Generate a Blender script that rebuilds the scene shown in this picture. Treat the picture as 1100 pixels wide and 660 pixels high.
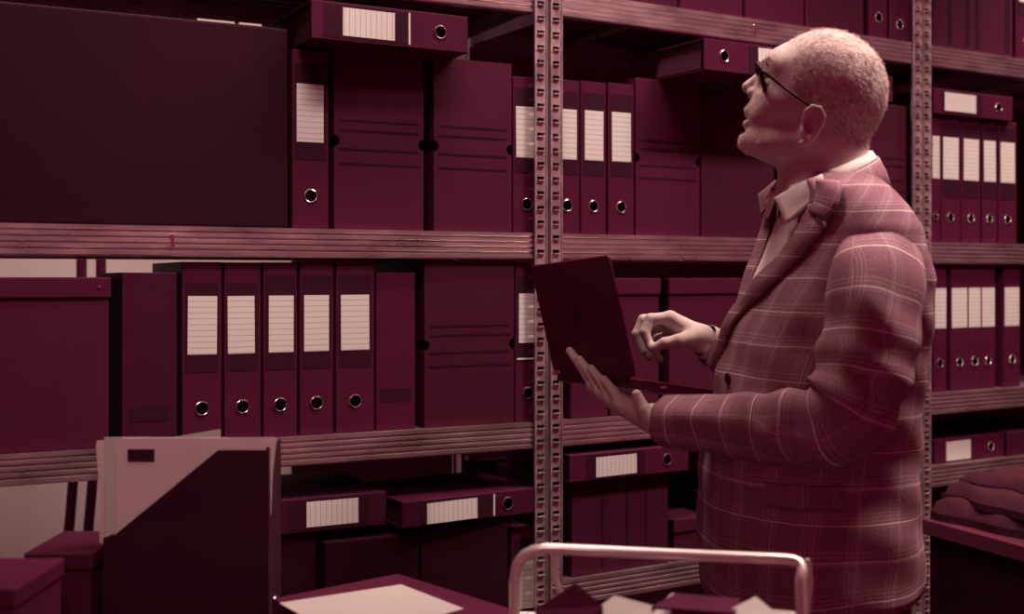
import bpy, bmesh, math, random
import numpy as np
from mathutils import Vector, Matrix

for o in list(bpy.data.objects):
    bpy.data.objects.remove(o)
SC = bpy.context.scene
COL = SC.collection
random.seed(7)
rng = np.random.default_rng(11)

# ------------------------------------------------------------------ camera
F = 1300.0                       # focal length in pixels of the 1100 x 660 frame
HX, HY = 550.0, 299.0            # principal column, horizon row
TH = math.atan(F / (2690.0 - HX))
CAM = Vector((0.0, -2.08, 1.30))
FWD = Vector((math.sin(TH), math.cos(TH), 0))
RGT = Vector((math.cos(TH), -math.sin(TH), 0))
UP = Vector((0, 0, 1))
cd = bpy.data.cameras.new('camera')
cam = bpy.data.objects.new('camera', cd)
COL.objects.link(cam)
cam.location = CAM
cam.rotation_euler = (math.pi / 2, 0, -TH)
cd.sensor_width = 36.0
cd.lens = 36.0 * F / 1100.0
cd.shift_y = -(330.0 - HY) / 1100.0
cd.clip_start = 0.05
cd.dof.use_dof = True
cd.dof.focus_distance = 2.15
cd.dof.aperture_fstop = 3.2
SC.camera = cam

# ------------------------------------------------------------------ light
wd = bpy.data.worlds.new('world')
SC.world = wd
wd.use_nodes = True
wd.node_tree.nodes['Background'].inputs[0].default_value = (0.285, 0.017, 0.078, 1)
wd.node_tree.nodes['Background'].inputs[1].default_value = 0.56

def area(name, loc, sx, sy, power, col, rot=(0, 0, 0), spread=math.pi):
    ld = bpy.data.lights.new(name, 'AREA')
    ld.shape = 'RECTANGLE'; ld.size = sx; ld.size_y = sy
    ld.energy = power; ld.color = col; ld.spread = spread
    o = bpy.data.objects.new(name, ld); COL.objects.link(o)
    o.location = loc; o.rotation_euler = rot
    return o
KEY = (1.0, 0.80, 0.71)
# a row of ceiling downlights along the aisle, plus unseen fills added for desk, far bay and rear aisle
area('downlight_middle', (1.30, -0.33, 2.75), 0.80, 0.16, 21, KEY)
area('downlight_right', (2.02, -1.05, 2.75), 0.50, 0.20, 30, KEY, spread=math.radians(120))
area('shelf_washer_left', (0.50, -0.75, 2.90), 0.60, 0.15, 3.2, KEY, (math.radians(31), 0, 0), math.radians(61))
def aim(o, target):
    o.rotation_euler = (Vector(target) - o.location).to_track_quat('-Z', 'Y').to_euler()
aim(area('added_fill_desk', (0.0, -1.9, 2.35), 0.30, 0.30, 0.75, KEY, spread=math.radians(44)), (0.46, -0.45, 0.95))  # added fill above the camera, brightens the folder and desk papers
area('added_fill_far', (3.25, -0.36, 2.75), 0.60, 0.20, 15, KEY, spread=math.radians(100))  # added lamp, lifts the right bay's top beam and labels
area('added_fill_rear', (0.75, 1.05, 2.6), 0.7, 0.2, 9, KEY, spread=math.radians(110))  # added lamp, makes a bright patch on what stands behind the left rack
SC.view_settings.view_transform = 'Standard'
SC.view_settings.look = 'None'
SC.view_settings.gamma = 1.0
SC.view_settings.use_curve_mapping = False
SC.view_settings.exposure = 0.0

# ------------------------------------------------------------------ pixel -> place
def ray(px, py):
    return FWD + RGT * ((px - HX) / F) + UP * ((HY - py) / F)
def atD(px, py, d):
    return CAM + ray(px, py) * d
def atZ(px, py, z):
    r = ray(px, py)
    return CAM + r * ((z - CAM.z) / r.z)

class Frame:
    """a vertical frame of reference: x along, y into, z up"""
    def __init__(s, o, rz):
        s.o = Vector(o); s.rz = rz
        s.x = Vector((math.cos(rz), math.sin(rz), 0)); s.y = Vector((-math.sin(rz), math.cos(rz), 0))
    def hit(s, px, py, y):
        r = ray(px, py)
        t = ((s.o + s.y * y) - CAM).dot(s.y) / r.dot(s.y)
        p = CAM + r * t - s.o
        return p.dot(s.x), p.z
    def X(s, px, y=0.0): return s.hit(px, HY, y)[0]
    def Z(s, px, py, y=0.0): return s.hit(px, py, y)[1]
    def w(s, x, y, z): return s.o + s.x * x + s.y * y + UP * z

# ------------------------------------------------------------------ materials
def nd(nt, kind, **kw):
    n = nt.nodes.new(kind)
    for k, v in kw.items(): setattr(n, k, v)
    return n
def mat(name, col, rough=0.6, metal=0.0, var=0.12, vscale=9.0, bump=0.0, bscale=60.0, stretch=None, spec=0.08, rvar=0.0):
    m = bpy.data.materials.new(name); m.use_nodes = True
    nt = m.node_tree; b = nt.nodes['Principled BSDF']
    b.inputs['Roughness'].default_value = rough
    b.inputs['Metallic'].default_value = metal
    b.inputs['Specular IOR Level'].default_value = spec
    tc = nd(nt, 'ShaderNodeTexCoord')
    mp = nd(nt, 'ShaderNodeMapping')
    if stretch: mp.inputs['Scale'].default_value = stretch
    nt.links.new(tc.outputs['Object'], mp.inputs['Vector'])
    nz = nd(nt, 'ShaderNodeTexNoise'); nz.inputs['Scale'].default_value = vscale; nz.inputs['Detail'].default_value = 5
    nt.links.new(mp.outputs[0], nz.inputs['Vector'])
    rp = nd(nt, 'ShaderNodeValToRGB')
    c = np.array(col[:3])
    rp.color_ramp.elements[0].position = 0.3; rp.color_ramp.elements[1].position = 0.7
    rp.color_ramp.elements[0].color = (*(c * (1 - var)), 1)
    rp.color_ramp.elements[1].color = (*np.minimum(c * (1 + var), 1), 1)
    nt.links.new(nz.outputs['Fac'], rp.inputs['Fac'])
    nt.links.new(rp.outputs['Color'], b.inputs['Base Color'])
    if rvar:
        mr = nd(nt, 'ShaderNodeMapRange')
        mr.inputs['To Min'].default_value = max(0.05, rough - rvar); mr.inputs['To Max'].default_value = min(1, rough + rvar)
        nt.links.new(nz.outputs['Fac'], mr.inputs['Value']); nt.links.new(mr.outputs[0], b.inputs['Roughness'])
    if bump:
        n2 = nd(nt, 'ShaderNodeTexNoise'); n2.inputs['Scale'].default_value = bscale; n2.inputs['Detail'].default_value = 4
        nt.links.new(mp.outputs[0], n2.inputs['Vector'])
        bp = nd(nt, 'ShaderNodeBump'); bp.inputs['Strength'].default_value = bump; bp.inputs['Distance'].default_value = 0.002
        nt.links.new(n2.outputs['Fac'], bp.inputs['Height']); nt.links.new(bp.outputs[0], b.inputs['Normal'])
    return m

def paper_mat(name, col, axis, pitch):
    """paper ruled with fine printed lines along one axis (0 x, 2 z)"""
    m = mat(name, col, 0.75, var=0.03)
    nt = m.node_tree; b = nt.nodes['Principled BSDF']
    src = b.inputs['Base Color'].links[0].from_socket
    tc = nd(nt, 'ShaderNodeTexCoord'); sx = nd(nt, 'ShaderNodeSeparateXYZ')
    nt.links.new(tc.outputs['Object'], sx.inputs[0])
    d = nd(nt, 'ShaderNodeMath', operation='DIVIDE'); d.inputs[1].default_value = pitch
    nt.links.new(sx.outputs[axis], d.inputs[0])
    fr = nd(nt, 'ShaderNodeMath', operation='FRACT'); nt.links.new(d.outputs[0], fr.inputs[0])
    lt = nd(nt, 'ShaderNodeMath', operation='LESS_THAN'); lt.inputs[1].default_value = 0.11
    nt.links.new(fr.outputs[0], lt.inputs[0])
    mx = nd(nt, 'ShaderNodeMix', data_type='RGBA')
    nt.links.new(lt.outputs[0], mx.inputs['Factor']); nt.links.new(src, mx.inputs[6])
    mx.inputs[7].default_value = (col[0] * 0.62, col[1] * 0.5, col[2] * 0.5, 1)
    nt.links.new(mx.outputs[2], b.inputs['Base Color'])
    return m

M = {}
M['binder'] = mat('binder_card', (0.080, 0.0085, 0.031), 0.5, var=0.10, vscale=14, bump=0.15, bscale=300)
M['binder_dim'] = mat('binder_card_dark', (0.060, 0.0065, 0.024), 0.55, var=0.10, vscale=14, bump=0.15, bscale=300)
M['band'] = mat('black_print', (0.038, 0.006, 0.017), 0.6, var=0.06)
M['label'] = paper_mat('ruled_label', (0.70, 0.63, 0.59), 2, 0.0105)
M['white'] = mat('white_strip', (0.80, 0.72, 0.68), 0.6, var=0.03)
M['paper'] = mat('paper', (0.50, 0.42, 0.39), 0.75, var=0.05, vscale=5, bump=0.08, bscale=20)
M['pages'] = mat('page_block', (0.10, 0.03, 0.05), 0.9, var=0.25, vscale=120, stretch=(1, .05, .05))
M['ring'] = mat('ring_metal', (0.85, 0.74, 0.70), 0.22, 1.0, var=0.05)
M['hole'] = mat('painted_hole_shade', (0.018, 0.003, 0.008), 0.8)  # near-black colour standing in for the shade inside finger holes
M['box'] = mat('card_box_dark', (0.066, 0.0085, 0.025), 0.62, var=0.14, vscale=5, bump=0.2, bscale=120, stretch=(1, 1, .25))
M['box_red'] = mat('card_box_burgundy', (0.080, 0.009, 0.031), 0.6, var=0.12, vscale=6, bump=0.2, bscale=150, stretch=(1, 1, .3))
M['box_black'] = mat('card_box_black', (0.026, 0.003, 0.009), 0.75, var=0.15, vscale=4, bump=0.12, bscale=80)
M['stripe'] = mat('box_stripe', (0.032, 0.005, 0.014), 0.7)
M['steel'] = mat('galvanised_steel', (0.60, 0.43, 0.45), 0.31, 0.88, var=0.22, vscale=22, bump=0.22, bscale=90, rvar=0.16, stretch=(.35, 1, 1))
M['post_steel'] = mat('post_steel', (0.55, 0.38, 0.41), 0.42, 0.7, var=0.30, vscale=30, bump=0.25, bscale=70, rvar=0.15, stretch=(1, 1, .5))
M['deck'] = mat('deck_steel', (0.20, 0.10, 0.12), 0.55, 0.5, var=0.2, vscale=10, stretch=(.2, 1, 1))
M['chrome'] = mat('chrome', (0.80, 0.66, 0.64), 0.28, 0.55, var=0.05)
M['floor'] = mat('floor_lino', (0.10, 0.03, 0.045), 0.5, var=0.2, vscale=3)
M['wall'] = mat('wall_paint', (0.055, 0.012, 0.024), 0.8, var=0.1, vscale=2)
M['pale'] = mat('pale_laminate', (0.72, 0.58, 0.56), 0.6, var=0.06, vscale=2)
M['desk'] = mat('desk_laminate', (0.11, 0.022, 0.042), 0.35, var=0.25, vscale=6, stretch=(.3, 2, 1))
M['plastic'] = mat('black_plastic', (0.060, 0.009, 0.022), 0.4, var=0.08)
M['file'] = mat('file_card_black', (0.036, 0.006, 0.015), 0.6, var=0.12, vscale=6, bump=0.15, bscale=160)
M['file_edge'] = mat('file_edge', (0.055, 0.014, 0.026), 0.6, var=0.12)
M['folder'] = mat('mauve_folder', (0.60, 0.41, 0.43), 0.55, var=0.05, vscale=5)
M['sleeve'] = mat('plastic_sleeve', (0.62, 0.44, 0.44), 0.3, var=0.1, vscale=12)
M['cloth_dark'] = mat('dark_cloth', (0.048, 0.010, 0.019), 0.9, var=0.2, vscale=20, bump=0.5, bscale=40)
M['laptop'] = mat('laptop_shell', (0.110, 0.016, 0.042), 0.42, 0.05, var=0.06)
M['key'] = mat('laptop_keys', (0.020, 0.004, 0.009), 0.5)
M['skin'] = mat('skin', (0.60, 0.45, 0.42), 0.55, var=0.09, vscale=70, bump=0.35, bscale=420)
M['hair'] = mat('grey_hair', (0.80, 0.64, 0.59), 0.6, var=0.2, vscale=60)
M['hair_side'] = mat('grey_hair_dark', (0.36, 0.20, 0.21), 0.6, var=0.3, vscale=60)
M['shirt'] = mat('white_shirt', (0.80, 0.68, 0.65), 0.8, var=0.04, bump=0.2, bscale=500)
M['trouser'] = mat('trouser_cloth', (0.035, 0.007, 0.015), 0.9, var=0.2, vscale=30)
M['shoe'] = mat('shoe_leather', (0.03, 0.006, 0.012), 0.4)
M['glasses'] = mat('glasses_frame', (0.035, 0.006, 0.014), 0.3)
g = bpy.data.materials.new('lens_glass'); g.use_nodes = True
gb = g.node_tree.nodes['Principled BSDF']
gb.inputs['Base Color'].default_value = (1, 0.95, 0.95, 1); gb.inputs['Roughness'].default_value = 0.02
gb.inputs['Transmission Weight'].default_value = 1.0; gb.inputs['IOR'].default_value = 1.1
M['lens'] = g

def plaid_mat(name):
    """woollen glen check with pale windowpane lines; UV is in metres along the cloth"""
    m = bpy.data.materials.new(name); m.use_nodes = True
    nt = m.node_tree; b = nt.nodes['Principled BSDF']
    b.inputs['Roughness'].default_value = 0.85; b.inputs['Specular IOR Level'].default_value = 0.2
    uv = nd(nt, 'ShaderNodeUVMap'); sx = nd(nt, 'ShaderNodeSeparateXYZ')
    wob = nd(nt, 'ShaderNodeTexNoise'); wob.inputs['Scale'].default_value = 14
    nt.links.new(uv.outputs[0], wob.inputs['Vector'])
    ad = nd(nt, 'ShaderNodeVectorMath', operation='MULTIPLY_ADD')
    nt.links.new(wob.outputs['Color'], ad.inputs[0]); ad.inputs[1].default_value = (0.006, 0.006, 0); nt.links.new(uv.outputs[0], ad.inputs[2])
    nt.links.new(ad.outputs[0], sx.inputs[0])
    def line(sock, pitch, width, off=0.0):
        d = nd(nt, 'ShaderNodeMath', operation='MULTIPLY_ADD'); d.inputs[1].default_value = 1 / pitch; d.inputs[2].default_value = off
        nt.links.new(sock, d.inputs[0])
        f = nd(nt, 'ShaderNodeMath', operation='FRACT'); nt.links.new(d.outputs[0], f.inputs[0])
        l = nd(nt, 'ShaderNodeMath', operation='LESS_THAN'); l.inputs[1].default_value = width / pitch
        nt.links.new(f.outputs[0], l.inputs[0]); return l.outputs[0]
    def op(o, a, c):
        n = nd(nt, 'ShaderNodeMath', operation=o)
        for i, v in enumerate((a, c)):
            if isinstance(v, (int, float)): n.inputs[i].default_value = v
            else: nt.links.new(v, n.inputs[i])
        return n.outputs[0]
    pane = op('MAXIMUM', op('MULTIPLY', line(sx.outputs[0], 0.060, 0.0012), 0.40), line(sx.outputs[1], 0.052, 0.0014))
    # glen check: fine stripes inside broad blocks
    fu = op('MULTIPLY', line(sx.outputs[0], 0.0055, 0.0022), line(sx.outputs[0], 0.060, 0.026, 0.3))
    fv = op('MULTIPLY', line(sx.outputs[1], 0.0055, 0.0022), line(sx.outputs[1], 0.052, 0.022, 0.3))
    fine = op('MULTIPLY', op('ADD', fu, fv), 0.16)
    nz = nd(nt, 'ShaderNodeTexNoise'); nz.inputs['Scale'].default_value = 260; nz.inputs['Detail'].default_value = 3
    nt.links.new(uv.outputs[0], nz.inputs['Vector'])
    fac = op('ADD', op('MULTIPLY', pane, 0.8), op('ADD', fine, op('MULTIPLY', op('SUBTRACT', nz.outputs['Fac'], 0.5), 0.35)))
    rp = nd(nt, 'ShaderNodeValToRGB')
    rp.color_ramp.elements[0].color = (0.25, 0.105, 0.14, 1); rp.color_ramp.elements[1].color = (0.80, 0.62, 0.60, 1)
    nt.links.new(fac, rp.inputs['Fac']); nt.links.new(rp.outputs['Color'], b.inputs['Base Color'])
    bp = nd(nt, 'ShaderNodeBump'); bp.inputs['Strength'].default_value = 0.35; bp.inputs['Distance'].default_value = 0.001
    nt.links.new(nz.outputs['Fac'], bp.inputs['Height']); nt.links.new(bp.outputs[0], b.inputs['Normal'])
    return m
M['plaid'] = plaid_mat('plaid_wool')

# ------------------------------------------------------------------ mesh helpers
class MB:
    def __init__(s): s.v = []; s.f = []; s.uv = None
    def add(s, v, f):
        n = len(s.v); s.v += [tuple(p) for p in v]; s.f += [tuple(i + n for i in q) for q in f]; return s
    def box(s, x0, x1, y0, y1, z0, z1):
        v = [(x, y, z) for z in (z0, z1) for y in (y0, y1) for x in (x0, x1)]
        return s.add(v, [(0, 2, 3, 1), (4, 5, 7, 6), (0, 1, 5, 4), (2, 6, 7, 3), (0, 4, 6, 2), (1, 3, 7, 5)])
    def bbox(s, x0, x1, y0, y1, z0, z1, b=0.002, seg=2):
        bm = bmesh.new(); bmesh.ops.create_cube(bm, size=1.0)
        for v in bm.verts:
            v.co = Vector(((x0 + x1) / 2 + v.co.x * (x1 - x0), (y0 + y1) / 2 + v.co.y * (y1 - y0), (z0 + z1) / 2 + v.co.z * (z1 - z0)))
        bmesh.ops.bevel(bm, geom=bm.edges[:], offset=b, segments=seg, affect='EDGES', profile=0.5)
        bm.verts.index_update()
        s.add([v.co[:] for v in bm.verts], [[v.index for v in f.verts] for f in bm.faces]); bm.free(); return s
    def prism(s, poly, d0, d1, axis=1):
        """polygon (two coords) extruded along axis"""
        n = len(poly)
        def P(a, c, d): return (a, d, c) if axis == 1 else ((d, a, c) if axis == 0 else (a, c, d))
        v = [P(a, c, d0) for a, c in poly] + [P(a, c, d1) for a, c in poly]
        f = [tuple(range(n)), tuple(range(2 * n - 1, n - 1, -1))] + [(i, i + n, (i + 1) % n + n, (i + 1) % n) for i in range(n)]
        return s.add(v, f)
    def loft(s, rings, closed=True, caps=(False, False)):
        n = len(rings[0]); base = len(s.v)
        for r in rings: s.v += [tuple(p) for p in r]
        m = n if closed else n - 1
        for i in range(len(rings) - 1):
            for j in range(m):
                k = (j + 1) % n
                s.f.append((base + i * n + j, base + i * n + k, base + (i + 1) * n + k, base + (i + 1) * n + j))
        if caps[0]: s.f.append(tuple(base + j for j in range(n - 1, -1, -1)))
        if caps[1]: s.f.append(tuple(base + (len(rings) - 1) * n + j for j in range(n)))
        return s
    def tube(s, pts, r, n=10, caps=True):
        pts = [Vector(p) for p in pts]
        rs = r if hasattr(r, '__len__') else [r] * len(pts)
        rings = []; ref = None
        for i, p in enumerate(pts):
            t = (pts[min(i + 1, len(pts) - 1)] - pts[max(i - 1, 0)]).normalized()
            if ref is None:
                ref = t.orthogonal().normalized()
            ref = (ref - t * ref.dot(t)).normalized(); b = t.cross(ref)
            rings.append([p + (ref * math.cos(a) + b * math.sin(a)) * rs[i] for a in [2 * math.pi * k / n for k in range(n)]])
        return s.loft(rings, True, (caps, caps))
    def torus(s, c, axis, R, r, n=24, m=8):
        c = Vector(c); axis = Vector(axis).normalized(); u = axis.orthogonal().normalized(); v = axis.cross(u)
        rings = []
        for i in range(n):
            a = 2 * math.pi * i / n; d = u * math.cos(a) + v * math.sin(a)
            rings.append([c + d * (R + r * math.cos(b)) + axis * r * math.sin(b) for b in [2 * math.pi * k / m for k in range(m)]])
        rings.append(rings[0]); return s.loft(rings, True)
    def disc(s, c, axis, r0, n=20, d=0.0):
        c = Vector(c); axis = Vector(axis).normalized(); u = axis.orthogonal().normalized(); v = axis.cross(u)
        p = [c + (u * math.cos(2 * math.pi * k / n) + v * math.sin(2 * math.pi * k / n)) * r0 for k in range(n)]
        if d: return s.loft([p, [q + axis * d for q in p]], True, (True, True))
        return s.add(p, [tuple(range(n))])
    def mesh(s, name, smooth=None):
        me = bpy.data.meshes.new(name); me.from_pydata(s.v, [], s.f); me.update()
        bm = bmesh.new(); bm.from_mesh(me); bmesh.ops.recalc_face_normals(bm, faces=bm.faces); bm.to_mesh(me); bm.free()
        if smooth is not None:
            for p in me.polygons: p.use_smooth = True
            try: me.set_sharp_from_angle(angle=math.radians(smooth))
            except Exception: pass
        return me
    def build(s, name, m, parent=None, smooth=None):
        return link(name, s.mesh(name, smooth), m, parent)
def link(name, me, m, parent=None):
    if not me.materials: me.materials.append(M[m] if isinstance(m, str) else m)
    o = bpy.data.objects.new(name, me); COL.objects.link(o)
    if parent: o.parent = parent
    return o
def tag(o, label, cat, group=None, kind=None):
    o['label'] = label; o['category'] = cat
    if group: o['group'] = group
    if kind: o['kind'] = kind
    return o
def struct(o, label=None):
    o['kind'] = 'structure'
    if label: o['label'] = label
    return o
def thing(name, loc, rot, label, cat, group=None):
    o = bpy.data.objects.new(name, None); COL.objects.link(o); o.empty_display_size = 0.05
    o.location = loc; o.rotation_euler = rot
    return tag(o, label, cat, group)

# ------------------------------------------------------------------ the frames of the racks
mx, _ = Frame((0, 0, 0), 0).hit(588, HY, 0)
PX = mx                                               # the double post near the middle of the picture
MID = Frame((0, 0, 0), 0.0)
LEFT = Frame((PX, 0, 0), math.radians(-4.5))          # the nearer rack stands slightly askew
xB = MID.X(989)                                       # the double post behind the man
ZTOP = MID.Z(740, 10); ZMID = MID.Z(607, 251); ZLOW = MID.Z(607, 452); ZFOUR = MID.Z(613, 623)
ZFOUR_L = 0.47; ZFOUR_R = MID.Z(1040, 497)
# ------------------------------------------------------------------ floor and far wall
struct(MB().box(-3.2, 7.5, -3.6, 2.4, -0.05, 0.0).build('floor', 'floor'), 'dark burgundy floor of the archive room')
struct(MB().box(-3.2, 7.5, 2.3, 2.4, 0.0, 3.4).build('wall_back', 'wall'), 'dark wall behind the shelving racks')
struct(MB().box(7.4, 7.5, -3.6, 2.3, 0.0, 3.4).build('wall_right', 'wall'), 'dark wall at the far end of the aisle')

# ------------------------------------------------------------------ shelving racks
BH = 0.054                                             # height of a shelf beam
def beam_profile():
    p = [(0.012, 0.0), (0.0, 0.0)]
    z = 0.0
    n = 4
    for i in range(n):
        z0 = -0.007 - i * (BH - 0.012) / n; h = (BH - 0.012) / n
        p += [(0.0, z0), (0.0035, z0 - 0.18 * h), (0.0035, z0 - 0.36 * h), (0.0, z0 - 0.54 * h)]
    p += [(0.0, -BH + 0.003), (0.003, -BH), (0.022, -BH), (0.022, -BH + 0.002), (0.012, -BH + 0.002)]
    return p
BP = beam_profile()
def beam_mesh(L):
    mb = MB(); mb.loft([[(x, y, z) for y, z in BP] for x in (0, L)], True, (True, True)); return mb.mesh('front_beam')
def post_mesh(hgt, side):
    """slotted steel angle: front flange with real slots, side flange going back; side = +1 flange on the right edge"""
    mb = MB(); w = 0.0285; th = 0.0022; pitch = 0.0298; n = int(hgt / pitch)
    s0, s1 = 0.006, 0.0225
    for i in range(n):
        z0 = i * pitch; a = z0 + 0.010; b = z0 + 0.0175; z1 = z0 + pitch
        for y in (0.0, th):
            mb.add([(0, y, z0), (w, y, z0), (w, y, a), (0, y, a)], [(0, 1, 2, 3)])
            mb.add([(0, y, b), (w, y, b), (w, y, z1), (0, y, z1)], [(0, 1, 2, 3)])
            mb.add([(0, y, a), (s0, y, a), (s0, y, b), (0, y, b)], [(0, 1, 2, 3)])
            mb.add([(s1, y, a), (w, y, a), (w, y, b), (s1, y, b)], [(0, 1, 2, 3)])
        # walls of the slot and the pressed lip under it
        mb.add([(s0, 0, a), (s1, 0, a), (s1, th, a), (s0, th, a)], [(0, 1, 2, 3)])
        mb.add([(s0, 0, b), (s1, 0, b), (s1, th, b), (s0, th, b)], [(0, 1, 2, 3)])
        mb.box(s0 + 0.0005, s1 - 0.0005, -0.0065, th, a - 0.0018, a + 0.0006)
    mb.box(0, 0.0018, -0.003, th, 0, n * pitch); mb.box(w - 0.0018, w, -0.003, th, 0, n * pitch)
    x0, x1 = (w - th, w) if side > 0 else (0, th)
    mb.box(x0, x1, 0, 0.03, 0, n * pitch)
    return mb.mesh('post')
PM = {s: post_mesh(2.45, s) for s in (1, -1)}
DEPTH = 0.40
def rack(fr, x0, x1, zs, label, bolts=()):
    r = thing('shelving_rack', fr.w(x0, 0, 0), (0, 0, fr.rz), label, 'shelving rack', 'boltless metal shelving racks')
    L = x1 - x0
    for x, s in ((0, -1), (L - 0.0285, 1)):
        for y, sg in ((-0.004, 1), (DEPTH + 0.004, -1)):
            o = link('post', PM[s if sg > 0 else -s], 'post_steel', r)
            o.location = (x + (0 if sg > 0 else 0.0285), y, 0)
            if sg < 0: o.rotation_euler = (0, 0, math.pi)
    a, b = 0.030, L - 0.030
    bme = beam_mesh(b - a); dm = MB()
    dm.box(0, b - a, 0.012, DEPTH - 0.012, -0.010, 0.0)
    dme = dm.mesh('deck')
    rib = MB().bbox(0.0, b - a, -0.005, 0.005, -0.0185, -0.0100, 0.002).mesh('deck_rib')
    cr = MB().bbox(-0.012, 0.012, 0.022, DEPTH - 0.022, -0.032, -0.0105, 0.003).mesh('cross_bar')
    end = MB().box(0, 0.004, 0.03, DEPTH - 0.03, -0.05, -0.010).mesh('end_beam')
    bolt = MB().bbox(-0.0035, 0.0035, -0.0035, 0.002, -0.036, -0.014, 0.0012).mesh('bolt')
    for k, z in enumerate(zs):
        s = link('shelf_deck', dme, 'deck', r); s.location = (a, 0, z)
        link('front_beam', bme, 'steel', s)
        q = link('rear_beam', bme, 'steel', s); q.location = (b - a, DEPTH, 0); q.rotation_euler = (0, 0, math.pi)
        for i in range(7):
            q = link('deck_rib', rib, 'deck', s); q.location = (0, 0.075 + i * 0.042, 0)
        for i in range(3):
            q = link('cross_bar', cr, 'deck', s); q.location = ((b - a) * (i + 1) / 4, 0, 0)
        for xx in (0.0, b - a - 0.004):
            q = link('end_beam', end, 'deck', s); q.location = (xx, 0, 0)
        q = link('bolt', bolt, 'ring', s); q.location = ((b - a) * 0.5, 0, 0)
    return r
xl = LEFT.X(586.5)
rack(LEFT, xl - 1.50, xl, [0.09, ZFOUR_L, ZLOW, ZMID, ZTOP], 'metal shelving rack at the left, reaching to the double slotted post')
rack(MID, MID.X(590), xB - 0.003, [0.09, ZFOUR, ZLOW, ZMID, ZTOP], 'metal shelving rack in the middle, behind the laptop and the man')
rack(MID, xB + 0.003, xB + 1.25, [0.09, ZFOUR_R, ZLOW, ZMID, ZTOP], 'metal shelving rack at the far right, beyond the man\'s back')

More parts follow.
